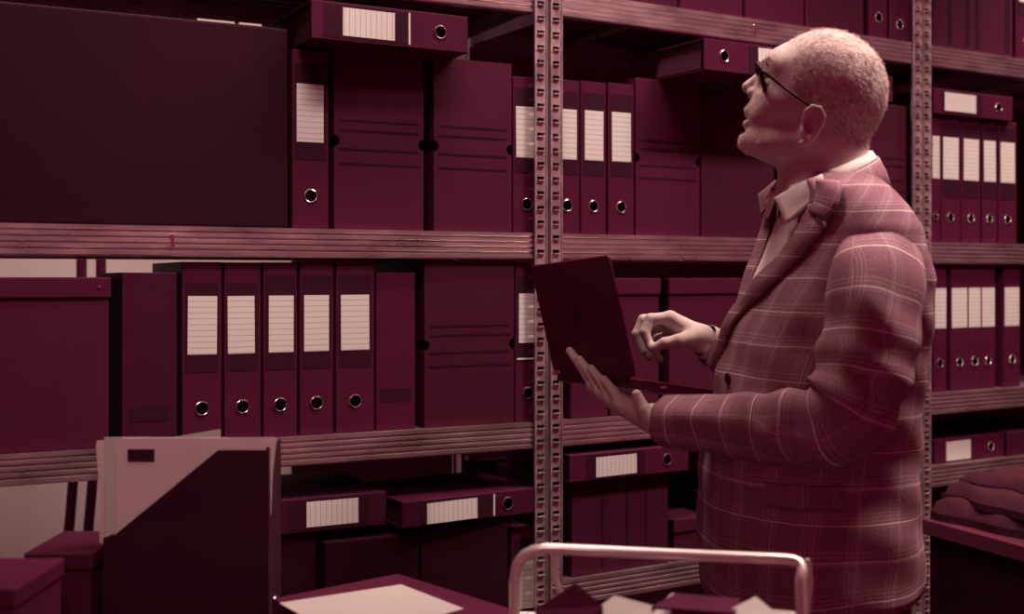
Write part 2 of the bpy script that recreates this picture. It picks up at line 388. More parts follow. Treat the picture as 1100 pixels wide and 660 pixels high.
# ------------------------------------------------------------------ lever arch binders
_spine = {}
def binder_parts(t, w, h, dep, lab=(0.19, 0.515), band=(0.075, 0.615), cover='binder', ring=0.815, tick=None, white=None, labw=0.74, bandw=0.86, rings=1):
    """local: x across the spine, y = 0 spine face going back, z up from the bottom edge"""
    key = (round(w, 4), round(h, 4), ring, rings)
    hr = min(0.0118, w * 0.26)
    if key not in _spine:
        mb = MB(); th = 0.003
        N = 24
        q = hr * 1.5 if hr * 1.5 < w / 2 - 0.001 else w / 2 - 0.001
        if ring:
            zc = h * (1 - ring)
            sq = []
            for k in range(N):
                a = 2 * math.pi * (k + 0.5) / N; c, s = math.cos(a), math.sin(a); m = max(abs(c), abs(s))
                sq.append((q * c / m, q * s / m))
            corners = None
            ci = [(hr * math.cos(2 * math.pi * (k + 0.5) / N), hr * math.sin(2 * math.pi * (k + 0.5) / N)) for k in range(N)]
            # square collar with the round hole (corner facets filled by fan)
            per = [(q, -q), (q, q), (-q, q), (-q, -q)]
            v = [(x, 0, zc + z) for x, z in sq] + [(x, 0, zc + z) for x, z in ci] + [(x, th, zc + z) for x, z in ci]
            f = [(k, (k + 1) % N, N + (k + 1) % N, N + k) for k in range(N)] + [(N + k, N + (k + 1) % N, 2 * N + (k + 1) % N, 2 * N + k) for k in range(N)]
            mb.add(v, f)
            for cx, cz in per:
                k = min(range(N), key=lambda i: (sq[i][0] - cx) ** 2 + (sq[i][1] - cz) ** 2)
                near = sorted(range(N), key=lambda i: (sq[i][0] - cx) ** 2 + (sq[i][1] - cz) ** 2)[:2]
                mb.add([(cx, 0, zc + cz), (sq[near[0]][0], 0, zc + sq[near[0]][1]), (sq[near[1]][0], 0, zc + sq[near[1]][1])], [(0, 1, 2)])
            e = 0.0012
            def pl(x0, x1, z0, z1): mb.add([(x0, 0, z0), (x1, 0, z0), (x1, 0, z1), (x0, 0, z1)], [(0, 1, 2, 3)])
            pl(-w / 2 + e, w / 2 - e, e, zc - q); pl(-w / 2 + e, w / 2 - e, zc + q, h - e)
            pl(-w / 2 + e, -q, zc - q, zc + q); pl(q, w / 2 - e, zc - q, zc + q)
        else:
            e = 0.0012
            mb.add([(-w / 2 + e, 0, e), (w / 2 - e, 0, e), (w / 2 - e, 0, h - e), (-w / 2 + e, 0, h - e)], [(0, 1, 2, 3)])
        # rounded rim of the spine and the two boards
        o = [(-w / 2 + e, e), (w / 2 - e, e), (w / 2 - e, h - e), (-w / 2 + e, h - e)]
        p = [(-w / 2, 0), (w / 2, 0), (w / 2, h), (-w / 2, h)]
        mb.loft([[(x, 0, z) for x, z in o], [(x, e, z) for x, z in p], [(x, 0.004, z) for x, z in p]], True)
        mb.box(-w / 2, -w / 2 + 0.0025, 0.004, dep, 0, h); mb.box(w / 2 - 0.0025, w / 2, 0.004, dep, 0, h)
        mb.add([(-w / 2, 0.004, 0), (w / 2, 0.004, 0), (w / 2, 0.004, h), (-w / 2, 0.004, h)], [(0, 1, 2, 3)]) if not ring else None
        me = mb.mesh('cover')
        pg = MB().box(-w / 2 + 0.004, w / 2 - 0.008, 0.022, dep - 0.012, 0.012, h - 0.012).mesh('page_block')
        back = MB().box(-w / 2 + 0.003, w / 2 - 0.003, 0.012, 0.015, 0.002, h - 0.002).mesh('hole_shade_sheet')  # dark sheet behind the finger hole, its shade put into the colour
        _spine[key] = (me, pg, back)
    me, pg, back = _spine[key]
    c = link('cover', me.copy() if cover != 'binder' else me, cover, t)
    if cover != 'binder': c.data.materials.clear(); c.data.materials.append(M[cover])
    link('page_block', pg, 'pages', t); link('hole_shade_sheet', back, 'hole', t)
    if band:
        bw = w * bandw / 2
        MB().box(-bw, bw, -0.0006, 0.0008, h * (1 - band[1]), h * (1 - band[0])).build('spine_band', 'band', t)
    if lab:
        lw = w * labw / 2
        k = rng.uniform(-0.02, 0.02) * w
        l = MB().box(-lw, lw, -0.0011, -0.0002, h * (1 - lab[1]), h * (1 - lab[0])).build('label_card', 'label', t)
        l.location.x = k; l.rotation_euler = (0, rng.uniform(-0.01, 0.01), 0)
        l.location.z = 0
    if white:
        z = h * (1 - white)
        MB().box(-w * bandw / 2, w * bandw / 2, -0.0010, 0.0002, z - 0.0016, z + 0.0016).build('white_strip', 'white', t)
    if ring:
        rg = MB().torus((0, -0.0006, h * (1 - ring)), (0, 1, 0), hr, 0.0016).build('finger_ring', 'ring', t, 40)
    return t
def binder(fr, pl, pr, zs, label, ptop=None, h=0.315, y=0.014, group=None, tilt=0.0, dep=0.285, gap=0.0, **kw):
    x0, x1 = fr.X(pl, y), fr.X(pr, y)
    if ptop is not None: h = fr.Z((pl + pr) / 2, ptop, y) - zs
    t = thing('lever_arch_binder', fr.w((x0 + x1) / 2, y, zs), (0, tilt, fr.rz), label, 'binder', group)
    binder_parts(t, x1 - x0 - gap, h, dep, **kw); return t
def flat_binder(fr, pl, pr, pb, label, w, y, ringright=True, yaw=0.0, z=None, dep=0.285, group=None, h=None, **kw):
    """a binder lying on its board, spine to the aisle; pb = pixel row of its lower edge"""
    x0, x1 = fr.X(pl, y), fr.X(pr, y)
    h = h or (x1 - x0)
    if z is None: z = fr.Z((pl + pr) / 2, pb, y)
    if ringright:   # top of the binder points left
        t = thing('lever_arch_binder', fr.w(x0 + h, y, z + w / 2), (0, -math.pi / 2, 0), label, 'binder', group)
    else:
        t = thing('lever_arch_binder', fr.w(x0, y, z + w / 2), (0, math.pi / 2, 0), label, 'binder', group)
    mtx = Matrix.Rotation(fr.rz + yaw, 4, 'Z') @ Matrix.Rotation(-math.pi / 2 if ringright else math.pi / 2, 4, 'Y')
    t.rotation_euler = mtx.to_euler()
    binder_parts(t, w, h, dep, **kw); return t

GL = 'labelled lever arch binders on the racks'
# -- left rack, middle shelf
binder(LEFT, 314, 353, ZMID, 'upright labelled binder between the huge dark box and the banded box files', 54, group=GL)
binder(LEFT, 551, 581, ZMID, 'labelled binder on the upper shelf, half hidden by the left side of the double post', 83, group=GL)
# -- left rack, lower shelf
for i, (a, b, tp, lb, kw) in enumerate([
    (195.5, 238, 281.5, 'first labelled binder of the row of five, right of the plain dark folder', dict(band=(0.115, 0.615))),
    (241, 280, 282, 'second labelled binder from the left in the row of five', dict(band=(0.115, 0.615))),
    (283, 319, 282, 'middle labelled binder in the row of five below the long beam', {}),
    (322, 358, 282, 'fourth labelled binder of the row of five, ring in its lower spine', {}),
    (361, 402, 282, 'last labelled binder of the row of five, beside the unlabelled one', {})]):
    binder(LEFT, a, b, ZLOW, lb, tp, group=GL, **kw)
binder(LEFT, 404, 446, ZLOW, 'unlabelled burgundy binder with a small black patch near its foot', 293, lab=None, band=(0.735, 0.82), ring=None, bandw=0.8, y=0.016)
binder(LEFT, 131, 190, ZLOW, 'plain dark wide folder with a black patch, left of the row of five binders', 293, lab=None, band=(0.775, 0.86), ring=None, bandw=0.75, cover='binder_dim', y=0.004)
binder(LEFT, 553.5, 581, ZLOW, 'labelled binder left of the double post with a white strip under its label', 283, group=GL, white=0.60, lab=(0.19, 0.5))
# -- middle rack, middle shelf
binder(MID, 596, 622.5, ZMID, 'labelled binder just right of the double post, first of three', 86, group=GL)
binder(MID, 624, 651, ZMID, 'labelled binder in the middle of the three right of the double post', 88, group=GL)
binder(MID, 653.5, 681, ZMID, 'labelled binder third right of the double post, beside a banded box file', 90, group=GL)
# -- right rack, middle shelf
HR = MID.Z(1045, 127, 0.014) - ZMID
for a, b, lb in [(1000.5, 1010, 'partly hidden labelled binder directly beside the far slotted post, upper right shelf'),
                 (1011, 1031.5, 'second binder from the far post on the upper right shelf, wide white label'),
                 (1033, 1053, 'third binder from the far post on the upper right shelf'),
                 (1055.5, 1071, 'fourth, narrow binder from the far post on the upper right shelf'),
                 (1073, 1092, 'rightmost labelled binder on the upper right shelf')]:
    binder(MID, a, b, ZMID, lb, h=HR, group=GL, band=(0.05, 0.64) if b > 1015 else None, labw=0.8, lab=(0.17, 0.50), ring=0.80)
# -- right rack, lower shelf
for a, b, lb in [(1003, 1016.5, 'labelled binder nearest the man\'s back on the lower right shelf'),
                 (1022, 1040, 'second labelled binder from the man on the lower right shelf'),
                 (1040.2, 1054, 'third labelled binder from the man, squeezed between two, lower right shelf'),
                 (1054.2, 1069, 'fourth labelled binder from the man on the lower right shelf'),
                 (1079, 1096, 'rightmost labelled binder on the lower right shelf, standing apart')]:
    binder(MID, a, b, ZLOW, lb, 287, group=GL, band=None, labw=0.90, lab=(0.17, 0.49), ring=0.77)

# ------------------------------------------------------------------ boxes
def card_box(fr, pl, pr, zs, label, ptop=None, h=None, y=0.012, dep=0.33, m='box', lid=None, bands=(), notch=None, name='archive_box', bev=0.003, studs=(), vlines=(), group=None):
    x0, x1 = fr.X(pl, y), fr.X(pr, y)
    if ptop is not None: h = fr.Z((pl + pr) / 2, ptop, y) - zs
    w = x1 - x0
    t = thing(name, fr.w((x0 + x1) / 2, y, zs), (0, 0, fr.rz), label, 'box', group)
    top = h - (lid or 0)
    mb = MB()
    if notch:
        r = 0.011; zc = h * notch; L = -w / 2; R = w / 2
        poly = [(L, 0), (R, 0)]
        poly += [(R - r * math.cos(a), zc + r * math.sin(a)) for a in np.linspace(-math.pi / 2, math.pi / 2, 9)]
        poly += [(R, top), (L, top)]
        poly += [(L + r * math.cos(a), zc + r * math.sin(a)) for a in np.linspace(math.pi / 2, -math.pi / 2, 9)]
        mb.prism(poly, 0, dep)
    else:
        mb.bbox(-w / 2, w / 2, 0, dep, 0, top, bev)
    mb.build('box_body', m, t)
    if lid: MB().bbox(-w / 2 - 0.003, w / 2 + 0.003, -0.004, dep + 0.004, h - lid, h, 0.0025).build('lid', m, t)
    for z0, z1 in bands:
        MB().box(-w / 2 + 0.010, w / 2 - 0.010, -0.0007, 0.001, h * z0, h * z1).build('printed_band', 'stripe', t)
    for f0, f1 in vlines:
        MB().box(-w / 2 + w * f0, -w / 2 + w * f1, -0.0007, 0.001, 0.012, top - 0.012).build('printed_band', 'stripe', t)
    for sx, sz in studs:
        MB().disc((-w / 2 + w * sx, -0.006, h * sz), (0, 1, 0), 0.0028, 10, 0.003).build('stud', 'ring', t)
    return t
BB = ((0.36, 0.372), (0.44, 0.452), (0.545, 0.557), (0.60, 0.612))
GB = 'card box files and archive boxes on the racks'
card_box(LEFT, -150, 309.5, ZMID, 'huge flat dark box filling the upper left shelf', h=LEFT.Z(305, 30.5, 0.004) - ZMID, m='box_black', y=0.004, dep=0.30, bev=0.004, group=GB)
HB = LEFT.Z(440, 59, 0.012) - ZMID
# a thin sheaf of paper on the huge box
hz = LEFT.Z(305, 30.5, 0.004)
for a, b, lb in ((212, 252, 'long white paper edge on top of the huge dark box'), (257, 281, 'short white paper edge on top of the huge dark box')):
    xa, xb = LEFT.X(a, 0.006), LEFT.X(b, 0.006)
    o = MB().box(0, xb - xa, 0, 0.21, 0, 0.004).build('paper_sheaf', 'paper'); o.location = LEFT.w(xa, 0.006, hz); o.rotation_euler = (0, 0, LEFT.rz)
    tag(o, lb, 'paper')
card_box(LEFT, 359, 455, ZMID, 'banded dark box file right of the upright binder, under the lying binder', h=HB, notch=0.49, bands=BB, m='box_red', group=GB)
card_box(LEFT, 466, 549.5, ZMID, 'second banded dark box file, beside the half hidden binder on the upper shelf', h=HB, notch=0.49, bands=BB, m='box_red', group=GB)
card_box(LEFT, -70, 117, ZLOW, 'dark lidded box at the far left of the lower shelf, small stud on its lid', 298, lid=0.036, studs=((0.94, 0.945),), m='box_red', y=0.008, group=GB)
card_box(LEFT, 456, 552, ZLOW, 'black banded box file on the lower shelf between the unlabelled binder and the post', 280, notch=0.49, bands=BB, m='box', group=GB)
HM = MID.Z(720, 87, 0.012) - ZMID
card_box(MID, 683, 751.5, ZMID, 'banded box file on the upper shelf, in front of the man\'s face', h=HM, notch=0.49, bands=BB, m='box_red', group=GB)
card_box(MID, 753.5, 832, ZMID, 'plain dark box next to the banded box file, behind the man\'s chin', h=HM, m='box', group=GB)
card_box(MID, 836, 926, ZMID, 'dark box on the upper shelf behind the man\'s head', h=HM, m='box', group=GB)
card_box(MID, 929, 974, ZMID, 'banded dark box between the man\'s nape and the far slotted post', h=HM, bands=BB, m='box', group=GB)
card_box(MID, 613, 653, ZLOW, 'dark box on the lower shelf behind the laptop lid', 300, lid=0.03, m='box_red', group=GB)
card_box(MID, 656, 708, ZLOW, 'burgundy lidded box between the laptop screen and the man\'s raised hand', 299, lid=0.036, m='box_red', group=GB)
card_box(MID, 719, 795, ZLOW, 'burgundy lidded box right behind the man\'s raised hand', 299, lid=0.036, m='box_red', group=GB)
card_box(MID, 800, 966, ZLOW, 'dark box on the lower shelf behind the man\'s chest', 305, lid=0.036, m='box', group=GB)
# top shelf, right of the double post
for a, b, m, lb in [(612, 664, 'box', 'dark box on the top shelf just right of the double post'),
                    (667, 728, 'box', 'dark box on the top shelf above the three labelled binders'),
                    (732, 798, 'box_red', 'burgundy box on the top shelf, left of the man\'s forehead'),
                    (802, 864, 'box_red', 'burgundy box on the top shelf straight above the man\'s forehead'),
                    (866.5, 928, 'box', 'dark box on the top shelf above the man\'s crown')]:
    card_box(MID, a, b, ZTOP, lb, h=0.30, m=m, group=GB)
binder(MID, 935, 953, ZTOP, 'narrow binder on the top shelf above the back of the man\'s head', h=0.315, lab=(.19, .5), group=GL, ring=0.83)
card_box(MID, 1002, 1088, ZTOP, 'burgundy box with dark upright stripes on the top shelf at the right', h=0.30, m='box_red', vlines=((0.18, 0.22), (0.40, 0.44), (0.52, 0.56), (0.9, 0.96)), group=GB)
binder(MID, 1091, 1115, ZTOP, 'binder on the top shelf cut off by the right edge of the picture', h=0.315, lab=(.19, .5), group=GL, ring=0.83)
binder(MID, 956.5, 977, ZTOP, 'left one of two touching binders on the top shelf above the far post', h=0.315, group=GL, ring=0.86)
binder(MID, 977.3, 998, ZTOP, 'right one of two touching binders on the top shelf above the far post', h=0.315, group=GL, ring=0.86)

# -- lying binders
flat_binder(LEFT, 333, 503, 57, 'big binder lying across the two banded box files below the top shelf', 0.070, -0.055, True, yaw=math.radians(1.5), z=ZMID + HB, white=0.61, lab=(0.19, 0.515), h=0.315, group=GL)
flat_binder(MID, 757, 840, 77, 'binder lying on the box files right in front of the man\'s forehead', 0.066, -0.14, False, z=ZMID + HM, yaw=math.radians(0), h=0.315, group=GL, ring=0.83, lab=(0.20, 0.53))
flat_binder(MID, 925, 966, 100, 'end of a lying binder showing behind the back of the man\'s head', 0.062, -0.02, True, z=ZMID + HM, lab=None, band=None, ring=None, group=GL, h=0.11, dep=0.2)
flat_binder(MID, 1003, 1086, 126, 'binder lying on top of the upright ones on the upper right shelf', 0.064, 0.0, True, group=GL, band=(0.10, 0.60), lab=(0.13, 0.52), z=ZMID + HR, h=0.315)
# ------------------------------------------------------------------ fourth level
# left rack
zb = LEFT.Z(360, 568, 0.02)
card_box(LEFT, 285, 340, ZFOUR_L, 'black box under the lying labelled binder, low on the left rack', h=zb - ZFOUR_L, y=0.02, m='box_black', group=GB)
flat_binder(LEFT, 285, 415, 566, 'dark binder lying flat low on the left rack, beside the magazine file', 0.064, 0.01, False, z=zb, cover='binder_dim', lab=(0.24, 0.67), band=(0.14, 0.82), ring=None, group=GL, h=LEFT.X(415, 0.01) - LEFT.X(285, 0.01))
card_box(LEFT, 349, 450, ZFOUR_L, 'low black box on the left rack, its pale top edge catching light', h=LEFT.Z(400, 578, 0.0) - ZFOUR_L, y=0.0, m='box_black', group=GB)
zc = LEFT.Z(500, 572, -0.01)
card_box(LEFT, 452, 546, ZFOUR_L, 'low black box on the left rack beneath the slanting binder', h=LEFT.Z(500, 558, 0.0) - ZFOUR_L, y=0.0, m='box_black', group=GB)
x0 = LEFT.X(428, -0.06)
t = thing('lever_arch_binder', LEFT.w(x0, -0.03, 1.0), (0, 0, 0), 'dark slim binder lying slanted low on the left rack, ring at its right end', 'binder', GL)
t.rotation_euler = (Matrix.Rotation(LEFT.rz + math.radians(5), 4, 'Z') @ Matrix.Rotation(-math.pi / 2, 4, 'Y')).to_euler()
binder_parts(t, 0.050, 0.31, 0.25, lab=(0.17, 0.53), band=(0.12, 0.66), white=0.655, ring=0.76, cover='binder_dim', labw=0.8)
t.location = LEFT.w(x0 + 0.020 + 0.31 * math.cos(math.radians(5)), -0.03 + 0.31 * math.sin(math.radians(5)), max(LEFT.Z(450, 578, 0.0), LEFT.Z(500, 558, 0.0)) + 0.0255)
card_box(LEFT, 505, 556, ZFOUR_L, 'grey-burgundy box standing deep in the left rack, above the slanting binder', h=LEFT.Z(530, 506, 0.22) - ZFOUR_L, y=0.36, dep=0.03, m='box_red', group=GB)
binder(LEFT, 549, 586, ZFOUR_L, 'labelled binder standing low beside the double post, behind the chrome basket', 566, lab=(0.19, 0.52), labw=0.62, group=GL, y=0.02)
# middle rack
hb4 = MID.Z(665, 511, 0.012) - ZFOUR
card_box(MID, 614, 718, ZFOUR, 'dark box under the lying labelled binder, right of the double post', h=hb4, m='box', vlines=((0.30, 0.32), (0.55, 0.57), (0.75, 0.77)), group=GB)
flat_binder(MID, 612, 742, 505, 'labelled binder lying low right of the double post, under the man\'s forearm', 0.056, -0.01, True, z=ZFOUR + hb4, lab=(0.21, 0.545), band=(0.13, 0.62), ring=0.81, group=GL, h=0.315)
card_box(MID, 724, 762, ZFOUR, 'small dark box low on the middle rack beside the jacket hem', 556, m='box', lid=0.03, group=GB)
card_box(MID, 766, 960, ZFOUR, 'dark box low on the middle rack behind the man\'s hips', 520, m='box_black', group=GB)
# right rack
flat_binder(MID, 1004, 1079, 495, 'labelled binder lying low on the right rack above the folded dark cloth', 0.062, 0.02, True, z=ZFOUR_R, lab=(0.16, 0.50), band=None, ring=0.80, group=GL, labw=0.8)
flat_binder(MID, 1082, 1150, 495, 'dark binder lying low at the right edge of the picture', 0.066, 0.01, True, z=ZFOUR_R, cover='binder_dim', lab=None, band=None, ring=None, group=GL, h=0.30)

# ------------------------------------------------------------------ rear aisle: pale cabinet seen through the gaps on the left
t = thing('storage_cabinet', (0.48, 1.70, 0), (0, 0, 0), 'pale cabinet in the aisle behind the left rack, seen through the gap', 'cabinet')
MB().bbox(-0.9, 0.97, 0.0, 0.45, 0.0, 2.0, 0.006).build('cabinet_body', 'pale', t)
for x0, x1 in ((-0.89, -0.005), (0.005, 0.96)):
    d = MB().bbox(x0, x1, -0.02, -0.001, 0.05, 1.97, 0.004).build('door', 'pale', t)
    MB().tube([((x0 + x1) / 2 + 0.3, -0.045, 1.02), ((x0 + x1) / 2 + 0.3, -0.045, 1.16)], 0.006).build('handle', 'steel', d)
t = thing('coat_stand', (0.58, 1.30, 0), (0, 0, 0), 'dark bentwood stand with two curved arms behind the left rack', 'stand')
MB().tube([(0.02 + 0.10 * math.sin(a * 1.3), 0, 0.0 + a * 1.1) for a in np.linspace(0, 1.62, 24)], 0.014).build('curved_rail', 'binder', t, 60)
MB().tube([(0.075 + 0.10 * math.sin(a * 1.3), 0.02, 0.0 + a * 1.1) for a in np.linspace(0, 1.62, 24)], 0.014).build('curved_rail', 'binder', t, 60)
MB().disc((0.05, 0.01, 0), (0, 0, 1), 0.15, 24, 0.025).build('base', 'binder', t)

# ------------------------------------------------------------------ foreground desk
CF = Frame(CAM - UP * CAM.z, -TH)      # x = to the right of the picture, y = away from the camera
ZD = 0.765
t = thing('desk', CF.w(-0.32, 1.33, 0), (0, 0, -TH), 'dark desk in the foreground under the magazine file and the basket', 'desk')
MB().bbox(-0.72, 0.70, -0.38, 0.49, ZD - 0.03, ZD, 0.003).build('desk_top', 'desk', t)
for x in (-0.68, 0.66):
    for y in (-0.34, 0.45):
        MB().bbox(x - 0.022, x + 0.022, y - 0.022, y + 0.022, 0, ZD - 0.03, 0.003).build('leg', 'plastic', t)
MB().box(-0.66, 0.64, 0.445, 0.455, ZD - 0.13, ZD - 0.03).build('apron', 'desk', t)

# magazine file, its broad side to the camera
fd = 1.66
fx0 = (111 - HX) / F * fd; fx1 = (288 - HX) / F * fd; fw = fx1 - fx0
ftop = CAM.z + (HY - 484) / F * fd
fh = ftop - ZD
t = thing('magazine_file', CF.w((fx0 + fx1) / 2, fd, ZD), (0, 0, -TH), 'black cardboard magazine file with a slanted cut, stuffed with folders, lower left', 'magazine file')
ft = 0.088
def fp(px, py): return ((px - HX) / F * fd - (fx0 + fx1) / 2, CAM.z + (HY - py) / F * fd - ZD)
side = [(-fw / 2, 0), (fw / 2, 0), (fw / 2, fh), (fp(234, 484)[0], fh), fp(122, 576), (-fw / 2, fp(111, 578)[1])]
MB().prism(side, 0, 0.003).build('side_panel', 'file', t)
MB().prism(side, ft - 0.003, ft).build('side_panel', 'file', t)
MB().bbox(fw / 2 - 0.003, fw / 2 + 0.001, 0.0, ft, 0, fh + 0.004, 0.001).build('back_panel', 'file_edge', t)
MB().box(-fw / 2, -fw / 2 + 0.003, 0.003, ft - 0.003, 0, fp(111, 580)[1]).build('front_panel', 'file', t)
MB().box(-fw / 2 + 0.003, fw / 2 - 0.003, 0.003, ft - 0.003, 0, 0.003).build('bottom_panel', 'file', t)
MB().torus((fw / 2 + 0.0012, ft / 2, 0.075), (1, 0, 0), 0.012, 0.0018).build('finger_ring', 'ring', t, 40)
MB().disc((fw / 2 + 0.0006, ft / 2, 0.075), (1, 0, 0), 0.011, 20, 0.0008).build('hole_shade_disc', 'hole', t)  # flat dark disc, the shade of a hole painted on the panel
# contents of the file
def sheet(name, m, pts, y, lean, label, cat, thick=0.0015):
    """upright sheet in the file; pts are pixel corners on the plane fd + y"""
    yy = fd + y
    q = [((px - HX) / F * yy, CAM.z + (HY - py) / F * yy) for px, py in pts]
    cx = sum(a for a, b in q) / len(q); z0 = min(b for a, b in q)
    o = MB().prism([(a - cx, b - z0) for a, b in q], 0, thick).build(name, m)
    o.location = CF.w(cx, yy, z0); o.rotation_euler = (lean, 0, -TH)
    return tag(o, label, cat)
bot = HY + (CAM.z - ZD - 0.0035) / (fd + 0.02) * F
o = sheet('document_folder', 'folder', [(123, bot), (284, bot), (294, 474), (290, 470.5), (131, 471), (125, 476)], 0.012, 0, 'mauve document folder with a small black sticker in the magazine file', 'folder', 0.003)
k = fd + 0.0115; sx = (151.5 - HX) / F * k; sz = CAM.z + (HY - 489.5) / F * k
st = MB().box(-0.0185, 0.0185, -0.0008, 0.0004, -0.0085, 0.0085).build('sticker', 'band', o)
mw = Matrix.Translation(CF.w(sx, fd + 0.0115, sz)) @ Matrix.Rotation(-TH, 4, 'Z')
st.matrix_parent_inverse = (Matrix.Translation(o.location) @ o.rotation_euler.to_matrix().to_4x4()).inverted(); st.matrix_basis = mw
sheet('clear_sleeve', 'sleeve', [(215, 540), (289, 540), (296, 482), (297, 473), (294, 470), (216, 471)], 0.009, 0, 'clear plastic sleeve along the top edge of the magazine file', 'sleeve', 0.001)
sheet('paper_sheet', 'paper', [(150, bot - 20), (238, bot - 20), (236.5, 461.5), (186, 470), (150, 472)], 0.030, 0, 'white sheet with a raised corner behind the mauve folder', 'paper')
sheet('paper_sheet', 'paper', [(118, bot - 12), (180, bot - 12), (180, 470), (112, 470), (112, 500)], 0.036, 0, 'white sheet showing left of the mauve folder', 'paper')
sheet('clear_sleeve', 'sleeve', [(107, bot - 12), (150, bot - 12), (150, 473), (104, 474), (103, 480), (107, 530)], 0.050, 0, 'cloudy plastic sleeve hanging out at the left of the magazine file', 'sleeve')

# A4 document box with a loose sheet, right of the file
ZB = 0.865
cb = atZ(427, 617, ZB); c2 = atZ(300, 641, ZB); c3 = atZ(551, 655.5, ZB)
e2 = (c3 - cb); e2.z = 0; e2.normalize(); e1 = Vector((e2.y, -e2.x, 0))
if e1.dot(c2 - cb) < 0: e1 = -e1
rzb = math.atan2(-e1.y, -e1.x)          # local +x points from left corner to back corner
t = thing('document_box', cb + Vector((0, 0, ZD - cb.z)), (0, 0, math.atan2(e2.y, e2.x)), 'flat dark document box on the desk, carrying a loose white sheet', 'box')
s1 = 1 if Vector((-math.sin(t.rotation_euler.z), math.cos(t.rotation_euler.z), 0)).dot(e1) > 0 else -1
ya, yb = sorted((0, s1 * 0.205))
MB().bbox(0, 0.31, ya, yb, 0, ZB - ZD - 0.022, 0.002).build('box_body', 'box', t)
MB().bbox(-0.003, 0.313, ya - 0.003, yb + 0.003, ZB - ZD - 0.03, ZB - ZD, 0.002).build('lid', 'box_red', t)
pp = [atZ(x, y, ZB + 0.001) for x, y in ((431, 629), (300, 649), (372, 690), (498, 655))]
o = MB().add([p - cb for p in pp] + [p - cb + UP * 0.0012 for p in pp], [(0, 1, 2, 3), (7, 6, 5, 4), (0, 4, 5, 1), (1, 5, 6, 2), (2, 6, 7, 3), (3, 7, 4, 0)]).build('paper_sheet', 'paper')
o.location = cb; tag(o, 'loose white sheet lying on the flat dark document box', 'paper')

# boxes on the desk at the lower left
def desk_box(px0, px1, pyf, pyb, z, label, m):
    a = atZ(px0, pyf, z); b = atZ(px1, pyf, z); c = atZ(px1, pyb, z)
    w = (b - a).length; dy = (c - b).dot(FWD)
    t = thing('storage_box', Vector((a.x, a.y, ZD)), (0, 0, -TH), label, 'box')
    MB().bbox(0, w, 0, dy, 0, z - ZD - 0.02, 0.003).build('box_body', m, t)
    MB().bbox(-0.003, w + 0.003, -0.003, dy + 0.003, z - ZD - 0.024, z - ZD, 0.003).build('lid', m, t)
desk_box(28, 97, 594, 571, 0.925, 'dark lidded box on the desk behind the magazine file, lower left corner', 'box')
desk_box(-70, 15, 632, 600, 0.935, 'small dark box cut off by the left edge of the picture', 'box_red')

# chrome wire basket with papers
bd = 1.47
def bp(px, py, d=bd): return CF.hit(px, py, d)[0], CF.hit(px, py, d)[1]
b0 = bp(553, 600); b1 = bp(862, 612)
t = thing('wire_basket', CF.w((b0[0] + b1[0]) / 2, bd, ZD), (0, 0, -TH), 'chrome wire desk basket with a tubular handle, full of papers', 'basket')
cx = (b0[0] + b1[0]) / 2
def L(px, py, dy=0.0):
    x, z = CF.hit(px, py, bd + dy); return (x - cx, dy, z - ZD)
def arc(a, c, b, n=6):
    a, b, c = Vector(a), Vector(b), Vector(c)
    return [a.lerp(c, s).lerp(c.lerp(b, s), s) for s in np.linspace(0, 1, n)]
w0 = L(553, 612)[0]; w1 = L(858, 612)[0]
pts = [(w0, 0, 0.022)] + arc(L(553, 624), L(553, 592), L(585, 589.5)) + [L(700, 595)] + arc(L(845, 601), L(868, 603), L(860, 622, -0.02), 6) + [(w1, -0.02, 0.022)]
MB().tube(pts, 0.0068, 12).build('handle', 'chrome', t, 60)
MB().tube([L(597, 594), L(597, 622), L(602, 640), (L(602, 640)[0], 0.0, 0.022)], 0.0038, 8).build('stay', 'chrome', t, 60)
MB().tube([L(867, 601, 0.01), L(870, 625, 0.01), L(868, 650, 0.01), (w1, 0.005, 0.03)], 0.0038, 8).build('stay', 'chrome', t, 60)
for z in (0.006, 0.075, 0.125):
    c = [(w0, 0, z), (w1, 0, z), (w1, -0.26, z), (w0, -0.26, z), (w0, 0, z)]
    MB().tube(c, 0.004, 8).build('rim_wire', 'chrome', t, 60)
for i in range(12):
    x = w0 + (w1 - w0) * i / 11
    MB().tube([(x, 0, 0.125), (x, 0, 0.004), (x, -0.26, 0.004), (x, -0.26, 0.125)], 0.0017, 6).build('wire', 'chrome', t)
# contents
def slab(name, px, z, thick, m, label, cat, extra=None, tilt=None):
    """flat thing whose upper face has these pixel corners at these heights"""
    q = [atZ(x, y, zz) for (x, y), zz in zip(px, z)]
    c = sum(q, Vector()) / len(q); n = len(q)
    v = [p - c for p in q] + [p - c - UP * thick for p in q]
    f = [tuple(range(n)), tuple(range(2 * n - 1, n - 1, -1))] + [(i, i + n, (i + 1) % n + n, (i + 1) % n) for i in range(n)]
    o = MB().add(v, f).build(name, m); o.location = c
    return tag(o, label, cat)
slab('notebook', [(575, 655), (618, 626), (648, 652), (600, 700)], [0.915, 0.955, 0.945, 0.90], 0.02, 'binder', 'burgundy notebook leaning in the chrome basket, left side', 'notebook')
slab('paper_sheet', [(622, 668), (660, 640), (705, 652), (690, 690)], [0.90, 0.925, 0.925, 0.90], 0.002, 'paper', 'crumpled white sheet in the basket beside the burgundy notebook', 'paper')
slab('paper_sheet', [(690, 668), (722, 637), (812, 655), (800, 690)], [0.905, 0.922, 0.925, 0.90], 0.004, 'paper', 'pale sheet under the dark booklet in the basket', 'paper')
slab('booklet', [(700, 652), (726, 637.5), (795, 643.5), (790, 659)], [0.926, 0.930, 0.932, 0.930], 0.003, 'box_red', 'dark booklet lying on the papers in the middle of the basket', 'booklet')
